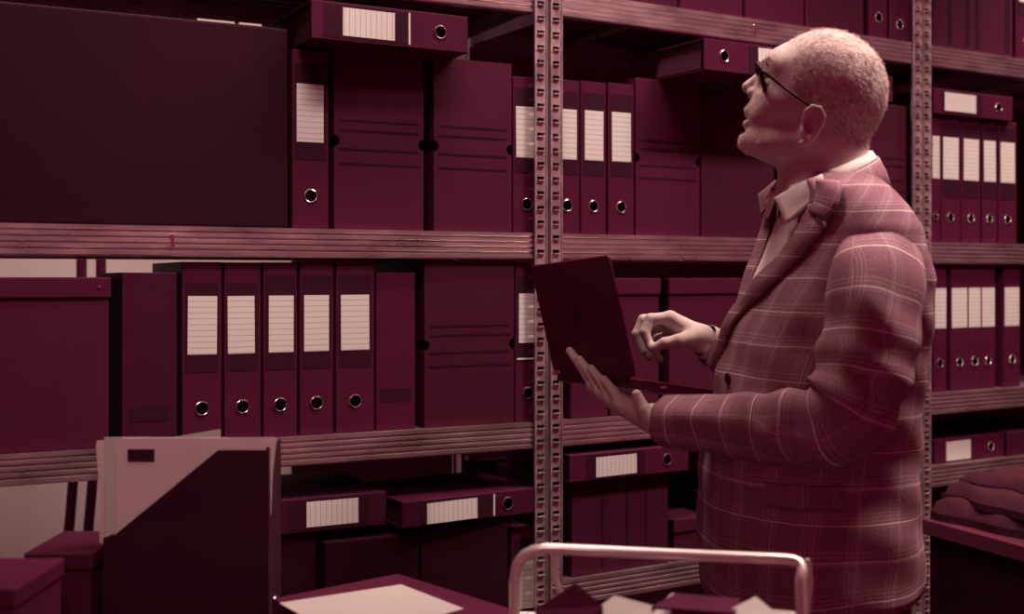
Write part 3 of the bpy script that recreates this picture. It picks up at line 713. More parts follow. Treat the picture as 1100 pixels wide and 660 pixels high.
slab('paper_sheet', [(770, 662), (812, 641), (835, 660), (800, 690)], [0.925, 0.94, 0.93, 0.915], 0.002, 'paper', 'folded white sheet in the basket, right of the booklet', 'paper')
slab('paper_sheet', [(820, 668), (830, 655), (853, 657), (852, 690)], [0.90, 0.91, 0.91, 0.90], 0.002, 'paper', 'white sheet end at the right end of the basket', 'paper')

# ------------------------------------------------------------------ table with folded cloth behind the man
ZT = 0.75
ta = atZ(985, 556, ZT); tb = atZ(1100, 587, ZT)
ex = (tb - ta); ex.z = 0; ex.normalize(); ey = Vector((-ex.y, ex.x, 0))
rt = math.atan2(ex.y, ex.x)
t = thing('side_table', (ta.x, ta.y, 0), (0, 0, rt), 'dark table at the right edge, carrying the folded cloth', 'table')
s = 0.62
MB().bbox(0, 1.0, 0, s, ZT - 0.035, ZT, 0.003).build('table_top', 'desk', t)
for x in (0.05, 0.95):
    for y in (0.05, s - 0.05):
        MB().bbox(x - 0.025, x + 0.025, y - 0.025, y + 0.025, 0, ZT - 0.035, 0.003).build('leg', 'plastic', t)
MB().box(0.02, 0.98, 0.02, 0.03, ZT - 0.30, ZT - 0.035).build('side_panel', 'box_black', t)
# folded cloth: three soft layers
mbc = MB()
def layer(x0, x1, y0, y1, z0, z1, ph, amp):
    n, m = 46, 34
    top = []; bot = []
    for i in range(n):
        f = i / (n - 1); rt_, rb_ = [], []
        for j in range(m):
            g = j / (m - 1)
            ex_ = 0.010 * math.sin(9 * g + ph) + 0.006 * math.sin(23 * g + 2 * ph)
            ey_ = 0.010 * math.sin(8 * f + 2 * ph) + 0.006 * math.sin(19 * f + ph)
            x = x0 + (x1 - x0) * f + ex_ * (1 if f > 0.5 else -1) * abs(2 * f - 1); y = y0 + (y1 - y0) * g + ey_ * (1 if g > 0.5 else -1) * abs(2 * g - 1)
            e = min(f, 1 - f, g, 1 - g) / 0.10
            rnd = math.sqrt(max(0, 1 - (1 - min(1, e)) ** 2))
            fold = amp * (math.sin(7 * f + 5 * g + ph) + 0.6 * abs(math.sin(6 * f - 9 * g + 2 * ph)) + 0.35 * math.sin(24 * g + 9 * f))
            rt_.append((x, y, max(z0 + 0.004, z0 + (z1 - z0) * (0.35 + 0.65 * rnd) + fold * rnd)))
            rb_.append((x, y, z0))
        top.append(rt_); bot.append(rb_)
    mbc.loft(top, False); mbc.loft(bot, False)
    rim = lambda G: [G[0][j] for j in range(m)] + [G[i][m - 1] for i in range(1, n)] + [G[n - 1][j] for j in range(m - 2, -1, -1)] + [G[i][0] for i in range(n - 2, 0, -1)]
    mbc.loft([rim(bot), rim(top)], True)
layer(0.03, 0.50, 0.03, 0.48, ZT, ZT + 0.050, 0.4, 0.0025)
layer(0.02, 0.46, 0.05, 0.47, ZT + 0.040, ZT + 0.085, 2.2, 0.0035)
layer(0.04, 0.40, 0.09, 0.46, ZT + 0.075, ZT + 0.112, 4.0, 0.0045)
o = mbc.build('folded_cloth', 'cloth_dark', None, 60); o.location = (ta.x, ta.y, 0); o.rotation_euler = (0, 0, rt)
tag(o, 'dark folded cloth lying on the table at the right edge', 'cloth')
# ------------------------------------------------------------------ the man
# person frame: a = to the right of the picture, u = height, l = towards the camera (his left side)
rv = FWD + RGT * ((885 - HX) / F); rv.normalize()
LX = -rv
AX = Vector((rv.y, -rv.x, 0))
DP = 2.0
PO = CAM + rv * DP; PO.z = 0
PR = math.atan2(AX.y, AX.x)
def PW(px, py, l=0.0):
    """pixel on the plane l metres nearer than the man's middle, in person coordinates (a, u, l)"""
    r = ray(px, py); t = (DP - l) / r.dot(rv)
    p = CAM + r * t - PO
    return Vector((p.dot(AX), p.z, l))
def loc(p): return (p[0], -p[2], p[1])          # person coords -> local xyz of the person empty (x = a, y = away, z = up)
per = thing('person', PO, (0, 0, PR), 'man in a checked jacket and glasses looking up at the shelves, holding a laptop', 'person')

# ---- signed distance helpers (numpy)
def ell(P, c, r, ax=None):
    d = P - np.array(c, float)
    if ax is not None:
        ca, sa = math.cos(ax), math.sin(ax)
        d = np.stack([d[..., 0] * ca + d[..., 1] * sa, -d[..., 0] * sa + d[..., 1] * ca, d[..., 2]], -1)
    r = np.array(r, float)
    k0 = np.sqrt(((d / r) ** 2).sum(-1)); k1 = np.sqrt(((d / (r * r)) ** 2).sum(-1)) + 1e-9
    return k0 * (k0 - 1) / k1
def cap(P, a, b, ra, rb):
    a = np.array(a, float); b = np.array(b, float); ab = b - a
    t = np.clip(((P - a) @ ab) / max(ab @ ab, 1e-12), 0, 1)
    d = P - a - t[..., None] * ab
    return np.sqrt((d * d).sum(-1)) - (ra + (rb - ra) * t)
def smin(a, b, k):
    h = np.clip(0.5 + 0.5 * (b - a) / k, 0, 1)
    return b + (a - b) * h - k * h * (1 - h)
def smax(a, b, k): return -smin(-a, -b, k)
def nets(fn, lo, hi, h):
    lo = np.array(lo, float); hi = np.array(hi, float)
    n = np.ceil((hi - lo) / h).astype(int) + 1
    g = np.stack(np.meshgrid(*[lo[i] + h * np.arange(n[i]) for i in range(3)], indexing='ij'), -1)
    v = np.empty(n)
    for i0 in range(0, n[0], 24):
        v[i0:i0 + 24] = fn(g[i0:i0 + 24])
    s = v < 0
    C = lambda A, d: A[d[0]:n[0] - 1 + d[0], d[1]:n[1] - 1 + d[1], d[2]:n[2] - 1 + d[2]]
    cor = [(i, j, k) for i in (0, 1) for j in (0, 1) for k in (0, 1)]
    cnt = sum(C(s, d).astype(int) for d in cor)
    act = (cnt > 0) & (cnt < 8)
    ids = -np.ones(act.shape, int); I = np.argwhere(act); ids[act] = np.arange(len(I))
    acc = np.zeros((len(I), 3)); num = np.zeros(len(I))
    for a in cor:
        for ax in range(3):
            if a[ax]: continue
            b = list(a); b[ax] = 1
            va = v[I[:, 0] + a[0], I[:, 1] + a[1], I[:, 2] + a[2]]; vb = v[I[:, 0] + b[0], I[:, 1] + b[1], I[:, 2] + b[2]]
            m = (va < 0) != (vb < 0)
            t = np.where(m, va / np.where(m, va - vb, 1), 0)
            p = I + np.array(a); p = p.astype(float); p[:, ax] += t
            acc[m] += p[m]; num[m] += 1
    V = lo + h * acc / num[:, None]
    Fq = []
    for ax in range(3):
        o1, o2 = [(1, 2), (2, 0), (0, 1)][ax]
        d = [slice(None)] * 3; e = [slice(None)] * 3
        d[ax] = slice(0, n[ax] - 1); e[ax] = slice(1, n[ax])
        ch = np.argwhere(s[tuple(d)] != s[tuple(e)])
        ok = (ch[:, o1] > 0) & (ch[:, o1] < n[o1] - 1) & (ch[:, o2] > 0) & (ch[:, o2] < n[o2] - 1)
        ch = ch[ok]
        q = []
        for d1, d2 in ((-1, -1), (0, -1), (0, 0), (-1, 0)):
            k = ch.copy(); k[:, o1] += d1; k[:, o2] += d2
            q.append(ids[k[:, 0], k[:, 1], k[:, 2]])
        q = np.stack(q, 1); fl = ~s[ch[:, 0], ch[:, 1], ch[:, 2]]
        q[fl] = q[fl][:, ::-1]
        Fq.append(q)
    return V, np.concatenate(Fq)

# ---- head and neck, in pixel units of the profile (x right, y = -row, z = sideways towards the camera)
def HD(P0):
    P = P0.copy()
    A = np.abs(P[..., 2]); Q = np.stack([P[..., 0], P[..., 1], A], -1)
    d = ell(P, (887, -93, 0), (63.5, 60.5, 51))
    d = smin(d, ell(P, (907, -100, 0), (44, 50, 49)), 10)
    d = smin(d, ell(P, (842, -78, 0), (24.5, 26, 37)), 12)             # forehead
    d = smin(d, cap(Q, (825, -75, 6), (836, -78, 30), 5.5, 5), 8)      # brow ridge
    d = smin(d, ell(P, (850, -114, 0), (44, 44, 40)), 14)              # middle face
    d = smin(d, ell(Q, (840, -116, 24), (18, 15, 14)), 10)             # cheek bone
    d = smin(d, ell(P, (820, -128, 0), (19, 20, 26)), 10)              # muzzle
    d = smin(d, cap(Q, (812, -153, 10), (868, -155, 36), 11, 13), 14)  # jaw
    d = smin(d, ell(P, (842, -158, 0), (34, 20, 33)), 14)              # under the jaw
    d = smin(d, ell(P, (806.5, -153, 0), (13.5, 12, 17)), 8)             # chin
    nk = P.copy(); nk[..., 2] *= 1.08
    d = smin(d, cap(nk, (893, -135, 0), (882, -205, 0), 40, 49), 16)   # neck
    d = smin(d, cap(nk, (884, -205, 0), (898, -262, 0), 44, 38), 10)
    d = smax(d, -ell(Q, (820, -93, 25), (9.5, 8.0, 11)), 6)            # eye sockets
    d = smin(d, ell(Q, (828.5, -95, 20), (9, 8.5, 11)), 1.2)           # eyeballs
    d = smin(d, cap(Q, (820.5, -91, 12), (830, -91, 31), 1.7, 1.5), 1.6) # upper lids
    d = smin(d, cap(Q, (821.5, -101, 13), (831, -99, 30), 1.5, 1.3), 2)
    d = smin(d, cap(P, (819, -80, 0), (803.5, -94, 0), 4.5, 6.6), 5)   # nose
    d = smin(d, ell(Q, (810, -101, 7), (7.5, 5.2, 5)), 4)              # wings
    d = smax(d, -ell(Q, (806.5, -104.5, 4.0), (3.2, 2.4, 2.2)), 1.5)
    d = smin(d, ell(P, (805.5, -120, 0), (6, 5.2, 15)), 4)             # lips
    d = smin(d, ell(P, (804.5, -134, 0), (7, 4.8, 13.5)), 4)
    d = smax(d, -ell(P, (799, -128.2, 0), (10, 1.3, 17)), 1.8)         # mouth line
    d = smax(d, -ell(P, (798, -142.5, 0), (5, 2.6, 13)), 3)            # crease above chin
    # ears
    Q = Q + np.array((3.5, 7.0, 0.0))
    e = ell(Q, (876, -134, 51), (11.5, 19, 4.2), math.radians(-24))
    rim = None
    pts = [(868, -128), (870, -120), (877, -115), (885, -117), (888.5, -125), (886, -135), (879, -144), (871, -152), (865, -153)]
    for i in range(len(pts) - 1):
        c = cap(Q, (*pts[i], 54 + 1.5 * math.sin(i * 0.5)), (*pts[i + 1], 54 + 1.5 * math.sin((i + 1) * 0.5)), 2.5, 2.5 if i < 6 else 3.4)
        rim = c if rim is None else smin(rim, c, 1.2)
    e = smax(e, -ell(Q, (873, -135, 56), (6.5, 11, 5.0), math.radians(-24)), 1.5)
    e = smax(e, -ell(Q, (871, -138, 57), (4.5, 7, 9), math.radians(-24)), 1.0)
    e = smin(e, cap(Q, (881, -124, 54), (878, -138, 54.5), 1.8, 2.0), 1.5)
    e = smin(e, rim, 2.0)
    e = smin(e, cap(Q, (866, -139, 54), (868, -146, 55), 2.4, 2.4), 2)  # tragus
    d = smin(d, e, 3.0)
    return d
Hpx = lambda V: np.array([list(PW(x, -y, 0.0) + Vector((0, 0, z * 0.00149))) for x, y, z in V])
hv, hf = nets(HD, (784, -258, -66), (962, -24, 66), 1.7)
body = MB()
hw = Hpx(hv)
body.add([loc(p) for p in hw], hf.tolist())

# ---- torso rings shared by jacket, shirt and body
PHI = math.radians(24)
FD = Vector((-math.cos(PHI), 0, math.sin(PHI)))      # where his chest points
SD = Vector((math.sin(PHI), 0, math.cos(PHI)))       # his left
RG = [(187, 846, 930, .060), (197, 838, 942, .100), (210, 833, 955, .140), (228, 828, 970, .168), (250, 821, 984, .185), (275, 813, 989, .192),
      (300, 803, 996, .196), (350, 784, 994, .196), (400, 769, 990, .192), (450, 758, 987, .190), (500, 751, 986, .192), (550, 748, 986, .197), (600, 749, 989, .203), (625, 750, 990, .205)]
RY = [r[0] for r in RG]
def ringpar(py):
    return tuple(float(np.interp(py, RY, [r[i] for r in RG])) for i in (1, 2, 3))
def TS(py, s, off=0.0):
    """point of the jacket surface: row of the profile plane, angle from the chest (positive = his left), offset"""
    x0, x1, q = ringpar(py)
    a0 = PW(x0, py); a1 = PW(x1, py); c = (a0 + a1) / 2; A = (a1 - a0).x / 2 * 0.955
    p = math.sqrt(max(A * A - (q * math.sin(PHI)) ** 2, 0.0016)) / math.cos(PHI)
    e = 2 / 2.35
    cs, sn = math.cos(s), math.sin(s)
    cx = math.copysign(abs(cs) ** e, cs); sx = math.copysign(abs(sn) ** e, sn)
    # shoulders slope: the flanks hang lower than the middle near the top
    return c + FD * ((p + off) * cx) + SD * ((q + off) * sx)
def wr(s, py):
    """soft folds of the cloth"""
    k = min(1, max(0, (py - 230) / 80))
    return 0.55 * k * (0.0045 * math.sin(py * 0.055 + 3 * s) * math.sin(2.3 * s + 1) + 0.003 * math.sin(py * 0.11 - 5 * s) + 0.0035 * math.sin(7 * s + py * 0.012))

def uvobj(name, grid, m, parent, closed=False, thick=0.0, du=None, dv=None, keep=None):
    """grid[i][j] of person points -> quad sheet with UV in metres (u along j, v along i)"""
    n, k = len(grid), len(grid[0])
    G = np.array([[list(p) for p in r] for r in grid])
    mb = MB(); mb.v = [loc(p) for r in grid for p in r]
    mj = k if closed else k - 1
    U = np.zeros((n, k + 1)); V = np.zeros((n, k + 1))
    mid = n // 2
    U[:, 1:k] = np.cumsum(np.linalg.norm(np.diff(G, axis=1), axis=2), axis=1)
    U[:, k] = U[:, k - 1] + np.linalg.norm(G[:, 0] - G[:, k - 1], axis=1)
    U -= U[:, :1] + 0
    U = U * 0.5 + U[mid][None, :] * 0.5
    dv_ = np.linalg.norm(np.diff(G, axis=0), axis=2).mean(axis=1)
    V[1:, :] = np.cumsum(dv_)[:, None]
    uvs = []
    for i in range(n - 1):
        for j in range(mj):
            if keep and not keep(i, j): continue
            j2 = (j + 1) % k
            mb.f.append((i * k + j, i * k + j2, (i + 1) * k + j2, (i + 1) * k + j))
            uvs.append([(U[i, j], V[i, j]), (U[i, j + 1], V[i, j + 1]), (U[i + 1, j + 1], V[i + 1, j + 1]), (U[i + 1, j], V[i + 1, j])])
    me = bpy.data.meshes.new(name); me.from_pydata(mb.v, [], mb.f); me.update()
    ul = me.uv_layers.new(name='UVMap')
    for p, uq in zip(me.polygons, uvs):
        for li, w in zip(p.loop_indices, uq): ul.data[li].uv = w
        p.use_smooth = True
    o = link(name, me, m, parent)
    if thick:
        md = o.modifiers.new('thickness', 'SOLIDIFY'); md.thickness = thick; md.offset = -1
    return o

# ---- jacket body
NJ, NI = 96, 90
def vcut(py):
    """half opening of the front: (far side angle, near side angle) where the shirt shows"""
    if py > 330: return (-0.26, -0.26)
    k = (330 - py) / (330 - 195)
    return (-0.26 - 0.40 * k, -0.26 + 0.92 * k)
top, hem = 190, 602
grid = []
for i in range(NI + 1):
    py = top + (hem - top) * i / NI
    row = []
    for j in range(NJ):
        s = -math.pi + 2 * math.pi * j / NJ
        pp = py + (10 * max(0, math.cos(s)) ** 2 * max(0, (py - 540) / 80) if py > 540 else 0)
        p = TS(min(pp, 640), s, wr(s, py))
        if py > 560: p.y -= (0.04 * max(0, math.cos(s)) + 0.034 * max(0, math.sin(s))) * (py - 560) / 42
        row.append(p)
    grid.append(row)
def keepj(i, j):
    py = top + (hem - top) * (i + 0.5) / NI; s = -math.pi + 2 * math.pi * (j + 0.5) / NJ
    a, b = vcut(py); return not (a < s < b - 0.03)
jacket = uvobj('jacket', grid, 'plaid', per, True, 0.004, keep=keepj)
# ---- lapels, jacket collar
def strip(rows, name, m, parent, thick=0.004):
    return uvobj(name, rows, m, parent, False, thick)
def lapel(side):
    rows = []
    for i in range(40):
        f = i / 39; py = 198 + (398 - 198) * f
        a, b = vcut(py); inn = (b - 0.05 if side > 0 else a + 0.13)
        if py > 330: inn = -0.31 - 0.10 * (py - 330) / 68 if side > 0 else -0.13 - 0.2 * (py - 330) / 68
        wid = (0.42 if side > 0 else 0.34)
        # widest a quarter down, tapering to the button
        prof = np.interp(f, [0, 0.10, 0.205, 0.235, 0.30, 0.6, 1.0], [0.40, 0.46, 0.55, 1.0, 1.0, 0.66, 0.10])
        out = inn + side * wid * prof
        rows.append([TS(py, inn + (out - inn) * t, 0.004 + wr(inn + (out - inn) * t, py) + 0.010 * math.sin(math.pi * min(1, t * 1.0) ** 0.8) + 0.003 * t) for t in np.linspace(0, 1, 9)])
    return strip(rows, 'lapel', 'plaid', jacket)
lapel(1); lapel(-1)
rows = []
for g in np.linspace(0, 1, 10):                         # front end of the turned-down collar, down to the notch
    pa, pb = 199 + 31 * g, 203 + 39 * g
    sa, sb = 0.80 - 0.36 * g, 1.12 - 0.42 * g
    rows.append([TS(pa + (pb - pa) * t, sa + (sb - sa) * t, 0.013 + 0.006 * math.sin(math.pi * t)) for t in np.linspace(0, 1, 7)])
strip(rows, 'collar_end', 'plaid', jacket)
def neckpt(s, rad_f, rad_s, cpx, py):
    c = PW(cpx, py)
    return c + FD * (rad_f * math.cos(s)) + SD * (rad_s * math.sin(s))
def collar(name, m, parent, s0, s1, yfront, yback, rf, rs, drop, flare, cpxf, n=48, thick=0.003, lift=0.0):
    """stand and fall collar running round the back of the neck from angle s0 to s1"""
    rows = [[], [], [], [], []]
    for k in range(n):
        s = s0 + (s1 - s0) * k / (n - 1)
        w = (1 - math.cos(s)) / 2                          # 0 front, 1 back
        py = yfront + (yback - yfront) * w ** 0.9
        base = neckpt(s, rf, rs, cpxf(py), py)
        outd = (FD * math.cos(s) / rf + SD * math.sin(s) / rs).normalized()
        rows[0].append(base + Vector((0, -0.045, 0)) + outd * 0.002)
        rows[1].append(base + Vector((0, -0.012, 0)))
        rows[2].append(base + outd * 0.004)
        rows[3].append(base + outd * (0.006 + flare * 0.5) + Vector((0, -drop * 0.45, 0)))
        rows[4].append(base + outd * (0.008 + flare) + Vector((0, -drop, 0)))
    return uvobj(name, rows, m, parent, False, thick)
collar('jacket_collar', 'plaid', jacket, 0.72, 2 * math.pi - 0.62, 220, 169, 0.0765, 0.078, 0.044, 0.013, lambda py: 887)
# ---- shirt: chest seen in the opening, and the collar
rows = []
for i in range(30):
    py = 196 + (340 - 196) * i / 29
    rows.append([TS(py, s, -0.006 + 0.009 * math.exp(-((s - (vcut(py)[0] + vcut(py)[1]) / 2) / 0.22) ** 2)) for s in np.linspace(-1.5, 1.3, 41)])
shirt = uvobj('shirt', rows, 'shirt', per, False, 0.002)
collar('shirt_collar', 'shirt', shirt, 0.42, 2 * math.pi - 0.35, 206, 163.5, 0.0715, 0.0725, 0.020, 0.004, lambda py: 884.5)
def quadsheet(name, m, parent, c, n=8, thick=0.003, bulge=0.006):
    rows = []
    for i in range(n + 1):
        f = i / n; a = Vector(c[0]).lerp(Vector(c[3]), f); b = Vector(c[1]).lerp(Vector(c[2]), f)
        rows.append([a.lerp(b, g) + Vector((-0.4, 0.2, 0.8)) * bulge * math.sin(math.pi * g) * math.sin(math.pi * min(1, f + .2)) for g in np.linspace(0, 1, n + 1)])
    return uvobj(name, rows, m, parent, False, thick)
# the two collar leaves
quadsheet('collar_leaf', 'shirt', shirt, [PW(833, 213, .050), PW(884, 188, .098), PW(886, 206, .112), PW(846, 241, .098)])
quadsheet('collar_leaf', 'shirt', shirt, [PW(831, 214, .035), PW(834, 203, -.02), PW(822, 217, -.025), PW(823, 234, .0)])
quadsheet('collar_leaf', 'plaid', jacket, [PW(832, 212, -.03), PW(833, 193, -.05), PW(814, 209, -.055), PW(817, 232, -.04)])
for k, (x, y) in enumerate(((822, 252), (812, 283))):
    p = TS(y, 0.05, -0.008)
    MB().disc(loc(p), loc(FD), 0.0045, 12, 0.002).build('button', 'shirt', shirt)

# ---- sleeves
def sleeve(name, keys, parent, folds, n=36, m=60, seedp=0.0):
    """keys: (person point, radius) along the arm; extra ripples near the bend"""
    P = np.array([list(k[0]) for k in keys]); Rr = np.array([k[1] for k in keys])
    d = np.concatenate([[0], np.cumsum(np.linalg.norm(np.diff(P, axis=0), axis=1))]); d /= d[-1]
    # smooth path by resampling with a small box filter
    tt = np.linspace(0, 1, m)
    path = np.stack([np.interp(tt, d, P[:, i]) for i in range(3)], 1); rad = np.interp(tt, d, Rr)
    for _ in range(10):
        path[1:-1] = (path[:-2] + 2 * path[1:-1] + path[2:]) / 4; rad[1:-1] = (rad[:-2] + 2 * rad[1:-1] + rad[2:]) / 4
    rows = []; ref = Vector((0, 0, 1))
    for i in range(m):
        t = Vector(path[min(i + 1, m - 1)] - path[max(i - 1, 0)]).normalized()
        ref = (ref - t * ref.dot(t)).normalized(); b = t.cross(ref)
        row = []
        for j in range(n):
            a = 2 * math.pi * j / n; f = i / (m - 1)
            rp = 0.0
            for c0, wd, amp, fr, tw in folds:
                rp += amp * math.exp(-((f - c0) / wd) ** 2) * math.sin(fr * f * 6.28 + tw * math.sin(a) + seedp + 0.8 * math.cos(2 * a))
            rp += 0.0025 * math.sin(3 * a + 9 * f) + 0.002 * math.sin(5 * a - 14 * f + 1)
            row.append(Vector(path[i]) + (ref * math.cos(a) + b * math.sin(a)) * (rad[i] + rp))
        rows.append(row)
    return uvobj(name, rows, 'plaid', parent, True, 0.003), rows
SH = PW(938, 285, .165); EL = PW(918, 452, .215); WR = PW(722, 458, .085)
EL2 = PW(888, 468, .20)
sleeve('sleeve', [(PW(930, 262, .075), .035), (PW(938, 271, .125), .060), (PW(943, 296, .165), .068), (PW(936, 345, .188), .069), (PW(928, 400, .205), .068), (PW(920, 440, .212), .066),
                  (PW(893, 462, .205), .061), (PW(850, 458, .175), .054), (PW(790, 456, .130), .048), (PW(738, 455, .095), .043), (PW(712, 454, .078), .041)], jacket,
       [(0.44, 0.10, 0.0075, 9.0, 1.6), (0.30, 0.10, 0.005, 5.0, 2.2), (0.65, 0.12, 0.0045, 8.0, 1.2), (0.12, 0.08, 0.003, 6, 1.0)])
sleeve('sleeve', [(PW(842, 275, -.10), .035), (PW(840, 290, -.165), .058), (PW(842, 350, -.20), .058), (PW(846, 408, -.215), .056), (PW(836, 424, -.20), .054), (PW(806, 398, -.165), .044), (PW(778, 378, -.128), .036), (PW(764, 370, -.112), .034)], jacket,
       [(0.5, 0.12, 0.005, 9.0, 1.5), (0.85, 0.12, 0.003, 9.0, 1.0)], seedp=1.3)
c0 = PW(770, 373, -.118); c1 = PW(757, 366, -.104)
MB().tube([loc(c0), loc(c0.lerp(c1, .6)), loc(c1)], [0.0305, 0.0305, 0.0300], 24, False).build('cuff', 'shirt', shirt, 60)
# pocket flap and buttons on the jacket
rows = []
for i in range(6):
    py = 500 + 22 * i / 5
    rows.append([TS(py, s, 0.004 + wr(s, py) + 0.003 * (i / 5)) for s in np.linspace(0.75, 1.45, 10)])
strip(rows, 'pocket_flap', 'plaid', jacket, 0.003)
for py in (405, 455):
    p = TS(py, 0.02, 0.006 + wr(0.02, py)); MB().disc(loc(p), loc(FD), 0.009, 16, 0.004).build('button', 'plastic', jacket)

# ---- laptop
LA = PW(685, 407, .075)
def solve(px, py, A, length, l0, l1):
    best = min(np.linspace(l0, l1, 400), key=lambda l: abs((PW(px, py, l) - A).length - length)); return PW(px, py, best)
LB = solve(598, 400, LA, 0.335, LA.z - 0.36, LA.z)
hv_ = (LB - LA).normalized()
tv = PW(650, 277, LA.z) - LA; tv = (tv - hv_ * tv.dot(hv_)); LH = tv.length; tv.normalize()
bv = PW(812, 424, LA.z - 0.035) - LA; bv = (bv - hv_ * bv.dot(hv_)); LD = bv.length; bv.normalize()
def rslab(A, ex, lx, ey, ly, ez, th, r=0.008):
    """rounded slab: corner A, two edges, thickness along ez"""
    poly = []
    for (cx, cy, a0) in ((lx - r, r, -90), (lx - r, ly - r, 0), (r, ly - r, 90), (r, r, 180)):
        for k in range(5):
            a = math.radians(a0 + 22.5 * k); poly.append((cx + r * math.cos(a), cy + r * math.sin(a)))
    e = min(0.0015, th * 0.3)
    cxm, cym = lx / 2, ly / 2
    ring = lambda z, ins: [loc(A + ex * (cxm + (x - cxm) * (1 - ins / cxm)) + ey * (cym + (y - cym) * (1 - ins / cym)) + ez * z) for x, y in poly]
    return MB().loft([ring(0, e), ring(e, 0), ring(th - e, 0), ring(th, e)], True, (True, True))
no = hv_.cross(tv); 
if no.x > 0: no = -no                                    # outward: towards the left of the picture
nb = hv_.cross(bv)
if nb.y > 0: nb = -nb                                    # under side of the base
W_ = (LB - LA).length
lap = thing('laptop', PO, (0, 0, PR), 'dark open laptop resting on the man\'s left forearm, lid towards the shelves', 'laptop')
lid = rslab(LA + tv * 0.004, hv_, W_, tv, LH, no, 0.006).build('lid', 'laptop', lap, 30)
rslab(LA + tv * 0.016 + hv_ * 0.008 - no * 0.0006, hv_, W_ - 0.016, tv, LH - 0.022, no, 0.001, 0.003).build('screen', 'key', lid)
base = rslab(LA, hv_, W_, bv, LD, nb, 0.016).build('base', 'laptop', lap, 30)
MB().disc(loc(LA + hv_ * W_ * 0.5 + tv * LH * 0.55 + no * 0.0060), loc(no), 0.016, 20, 0.0005).build('lid_emblem', 'plastic', lid)
for r_ in range(5):
    for c_ in range(12):
        A = LA + hv_ * (0.025 + c_ * (W_ - 0.05) / 12) + bv * (0.025 + r_ * 0.021) - nb * 0.0012
        rslab(A, hv_, (W_ - 0.05) / 12 - 0.003, bv, 0.018, nb, 0.0016, 0.002).build('key', 'key', base)
rslab(LA + hv_ * (W_ * 0.34) + bv * (LD - 0.075) - nb * 0.0006, hv_, W_ * 0.32, bv, 0.06, nb, 0.001, 0.003).build('touchpad', 'plastic', base)
MB().tube([loc(LA + hv_ * 0.03 + no * 0.002), loc(LA + hv_ * (W_ - 0.03) + no * 0.002)], 0.0055, 10).build('hinge', 'plastic', base)
MB().box(-0.007, 0.007, -0.001, 0.001, -0.0022, 0.0022).build('port', 'ring', base).location = loc(LA + bv * 0.045 + nb * 0.008 - hv_ * 0.0005)

# ---- hands (metric person coordinates)
def chain(P, pts, rad, d=None, k=0.004):
    for i in range(len(pts) - 1):
        c = cap(P, pts[i], pts[i + 1], rad[i], rad[i + 1]); d = c if d is None else smin(d, c, k)
    return d
def rh(P):
    pw = lambda *a: list(PW(*a))
    d = cap(P, pw(782, 378, -.128), pw(756, 366, -.110), .024, .023)
    mc = [pw(720, 342, -.098), pw(717, 343, -.118), pw(719, 350, -.137), pw(724, 358, -.152)]
    for m_, r in zip(mc, (.0135, .0135, .0125, .0115)):
        d = smin(d, cap(P, pw(752, 364, -.112), m_, .019, r), .012)
    fingers = [([mc[0], pw(699, 343, -.088), pw(692.5, 357, -.080), pw(698, 371, -.077)], (.0115, .0098, .0088, .0072)),
               ([mc[1], pw(691, 344, -.108), pw(684, 359, -.102), pw(690.5, 378, -.098)], (.0115, .0098, .0088, .0072)),
               ([mc[2], pw(695, 353, -.130), pw(690, 368, -.124), pw(697, 384, -.118)], (.0108, .0092, .0083, .007)),
               ([mc[3], pw(707, 364, -.147), pw(703, 376, -.142), pw(709, 387, -.136)], (.0098, .0082, .0074, .0062))]
    for pts, rad in fingers:
        d = smin(d, chain(P, pts, rad, None, .003), .004)
    d = smin(d, chain(P, [pw(747, 364, -.094), pw(729, 366.5, -.076), pw(714, 369, -.070), pw(702, 374.5, -.070)], (.016, .0118, .0098, .0078), None, .004), .009)
    return d
def on_lid(px, py, off):
    """person point where the ray meets the plane just outside the lid"""
    r = ray(px, py); R = Vector((r.dot(AX), r.z, r.dot(LX))); C0 = CAM - PO; C = Vector((C0.dot(AX), C0.z, C0.dot(LX)))
    q = LA + no * off; t = (q - C).dot(no) / R.dot(no); return C + R * t
def lh(P):
    pw = lambda *a: list(PW(*a))
    wr_ = PW(716, 455, .082)
    d = cap(P, list(PW(745, 456, .10)), list(wr_), .028, .026)
    kn = [on_lid(x, y, .016) for x, y in ((638, 415), (648, 423), (658, 430), (668, 436))]
    for m_ in kn:
        d = smin(d, cap(P, list(wr_ + Vector((-.01, 0, -.01))), list(m_), .020, .0125), .012)
    tips = [((625, 394), (612, 377)), ((636, 404), (622, 386)), ((648, 413), (635, 396)), ((660, 422), (649, 408))]
    for m_, (a, b) in zip(kn, tips):
        d = smin(d, chain(P, [list(m_), list(on_lid(*a, .0155)), list(on_lid(*b, .0150))], (.0105, .0090, .0072), None, .003), .004)
    d = smin(d, chain(P, [list(wr_ + Vector((-.015, -.004, .012))), list(PW(692, 441, .090)), list(PW(684, 424, .088))], (.014, .0105, .008), None, .004), .008)
    return d
def bounds(pts, m):
    A = np.array(pts); return A.min(0) - m, A.max(0) + m
lo, hi = bounds([list(PW(782, 378, -.128)), list(PW(680, 330, -.07)), list(PW(700, 390, -.155))], .03)
v_, f_ = nets(rh, lo, hi, .0019); body.add([loc(p) for p in v_], f_.tolist())
lo, hi = bounds([list(PW(745, 456, .10)), list(on_lid(612, 377, .015)), list(PW(684, 424, .09)), list(PW(668, 470, 0))], .032)
v_, f_ = nets(lh, lo, hi, .0022); body.add([loc(p) for p in v_], f_.tolist())
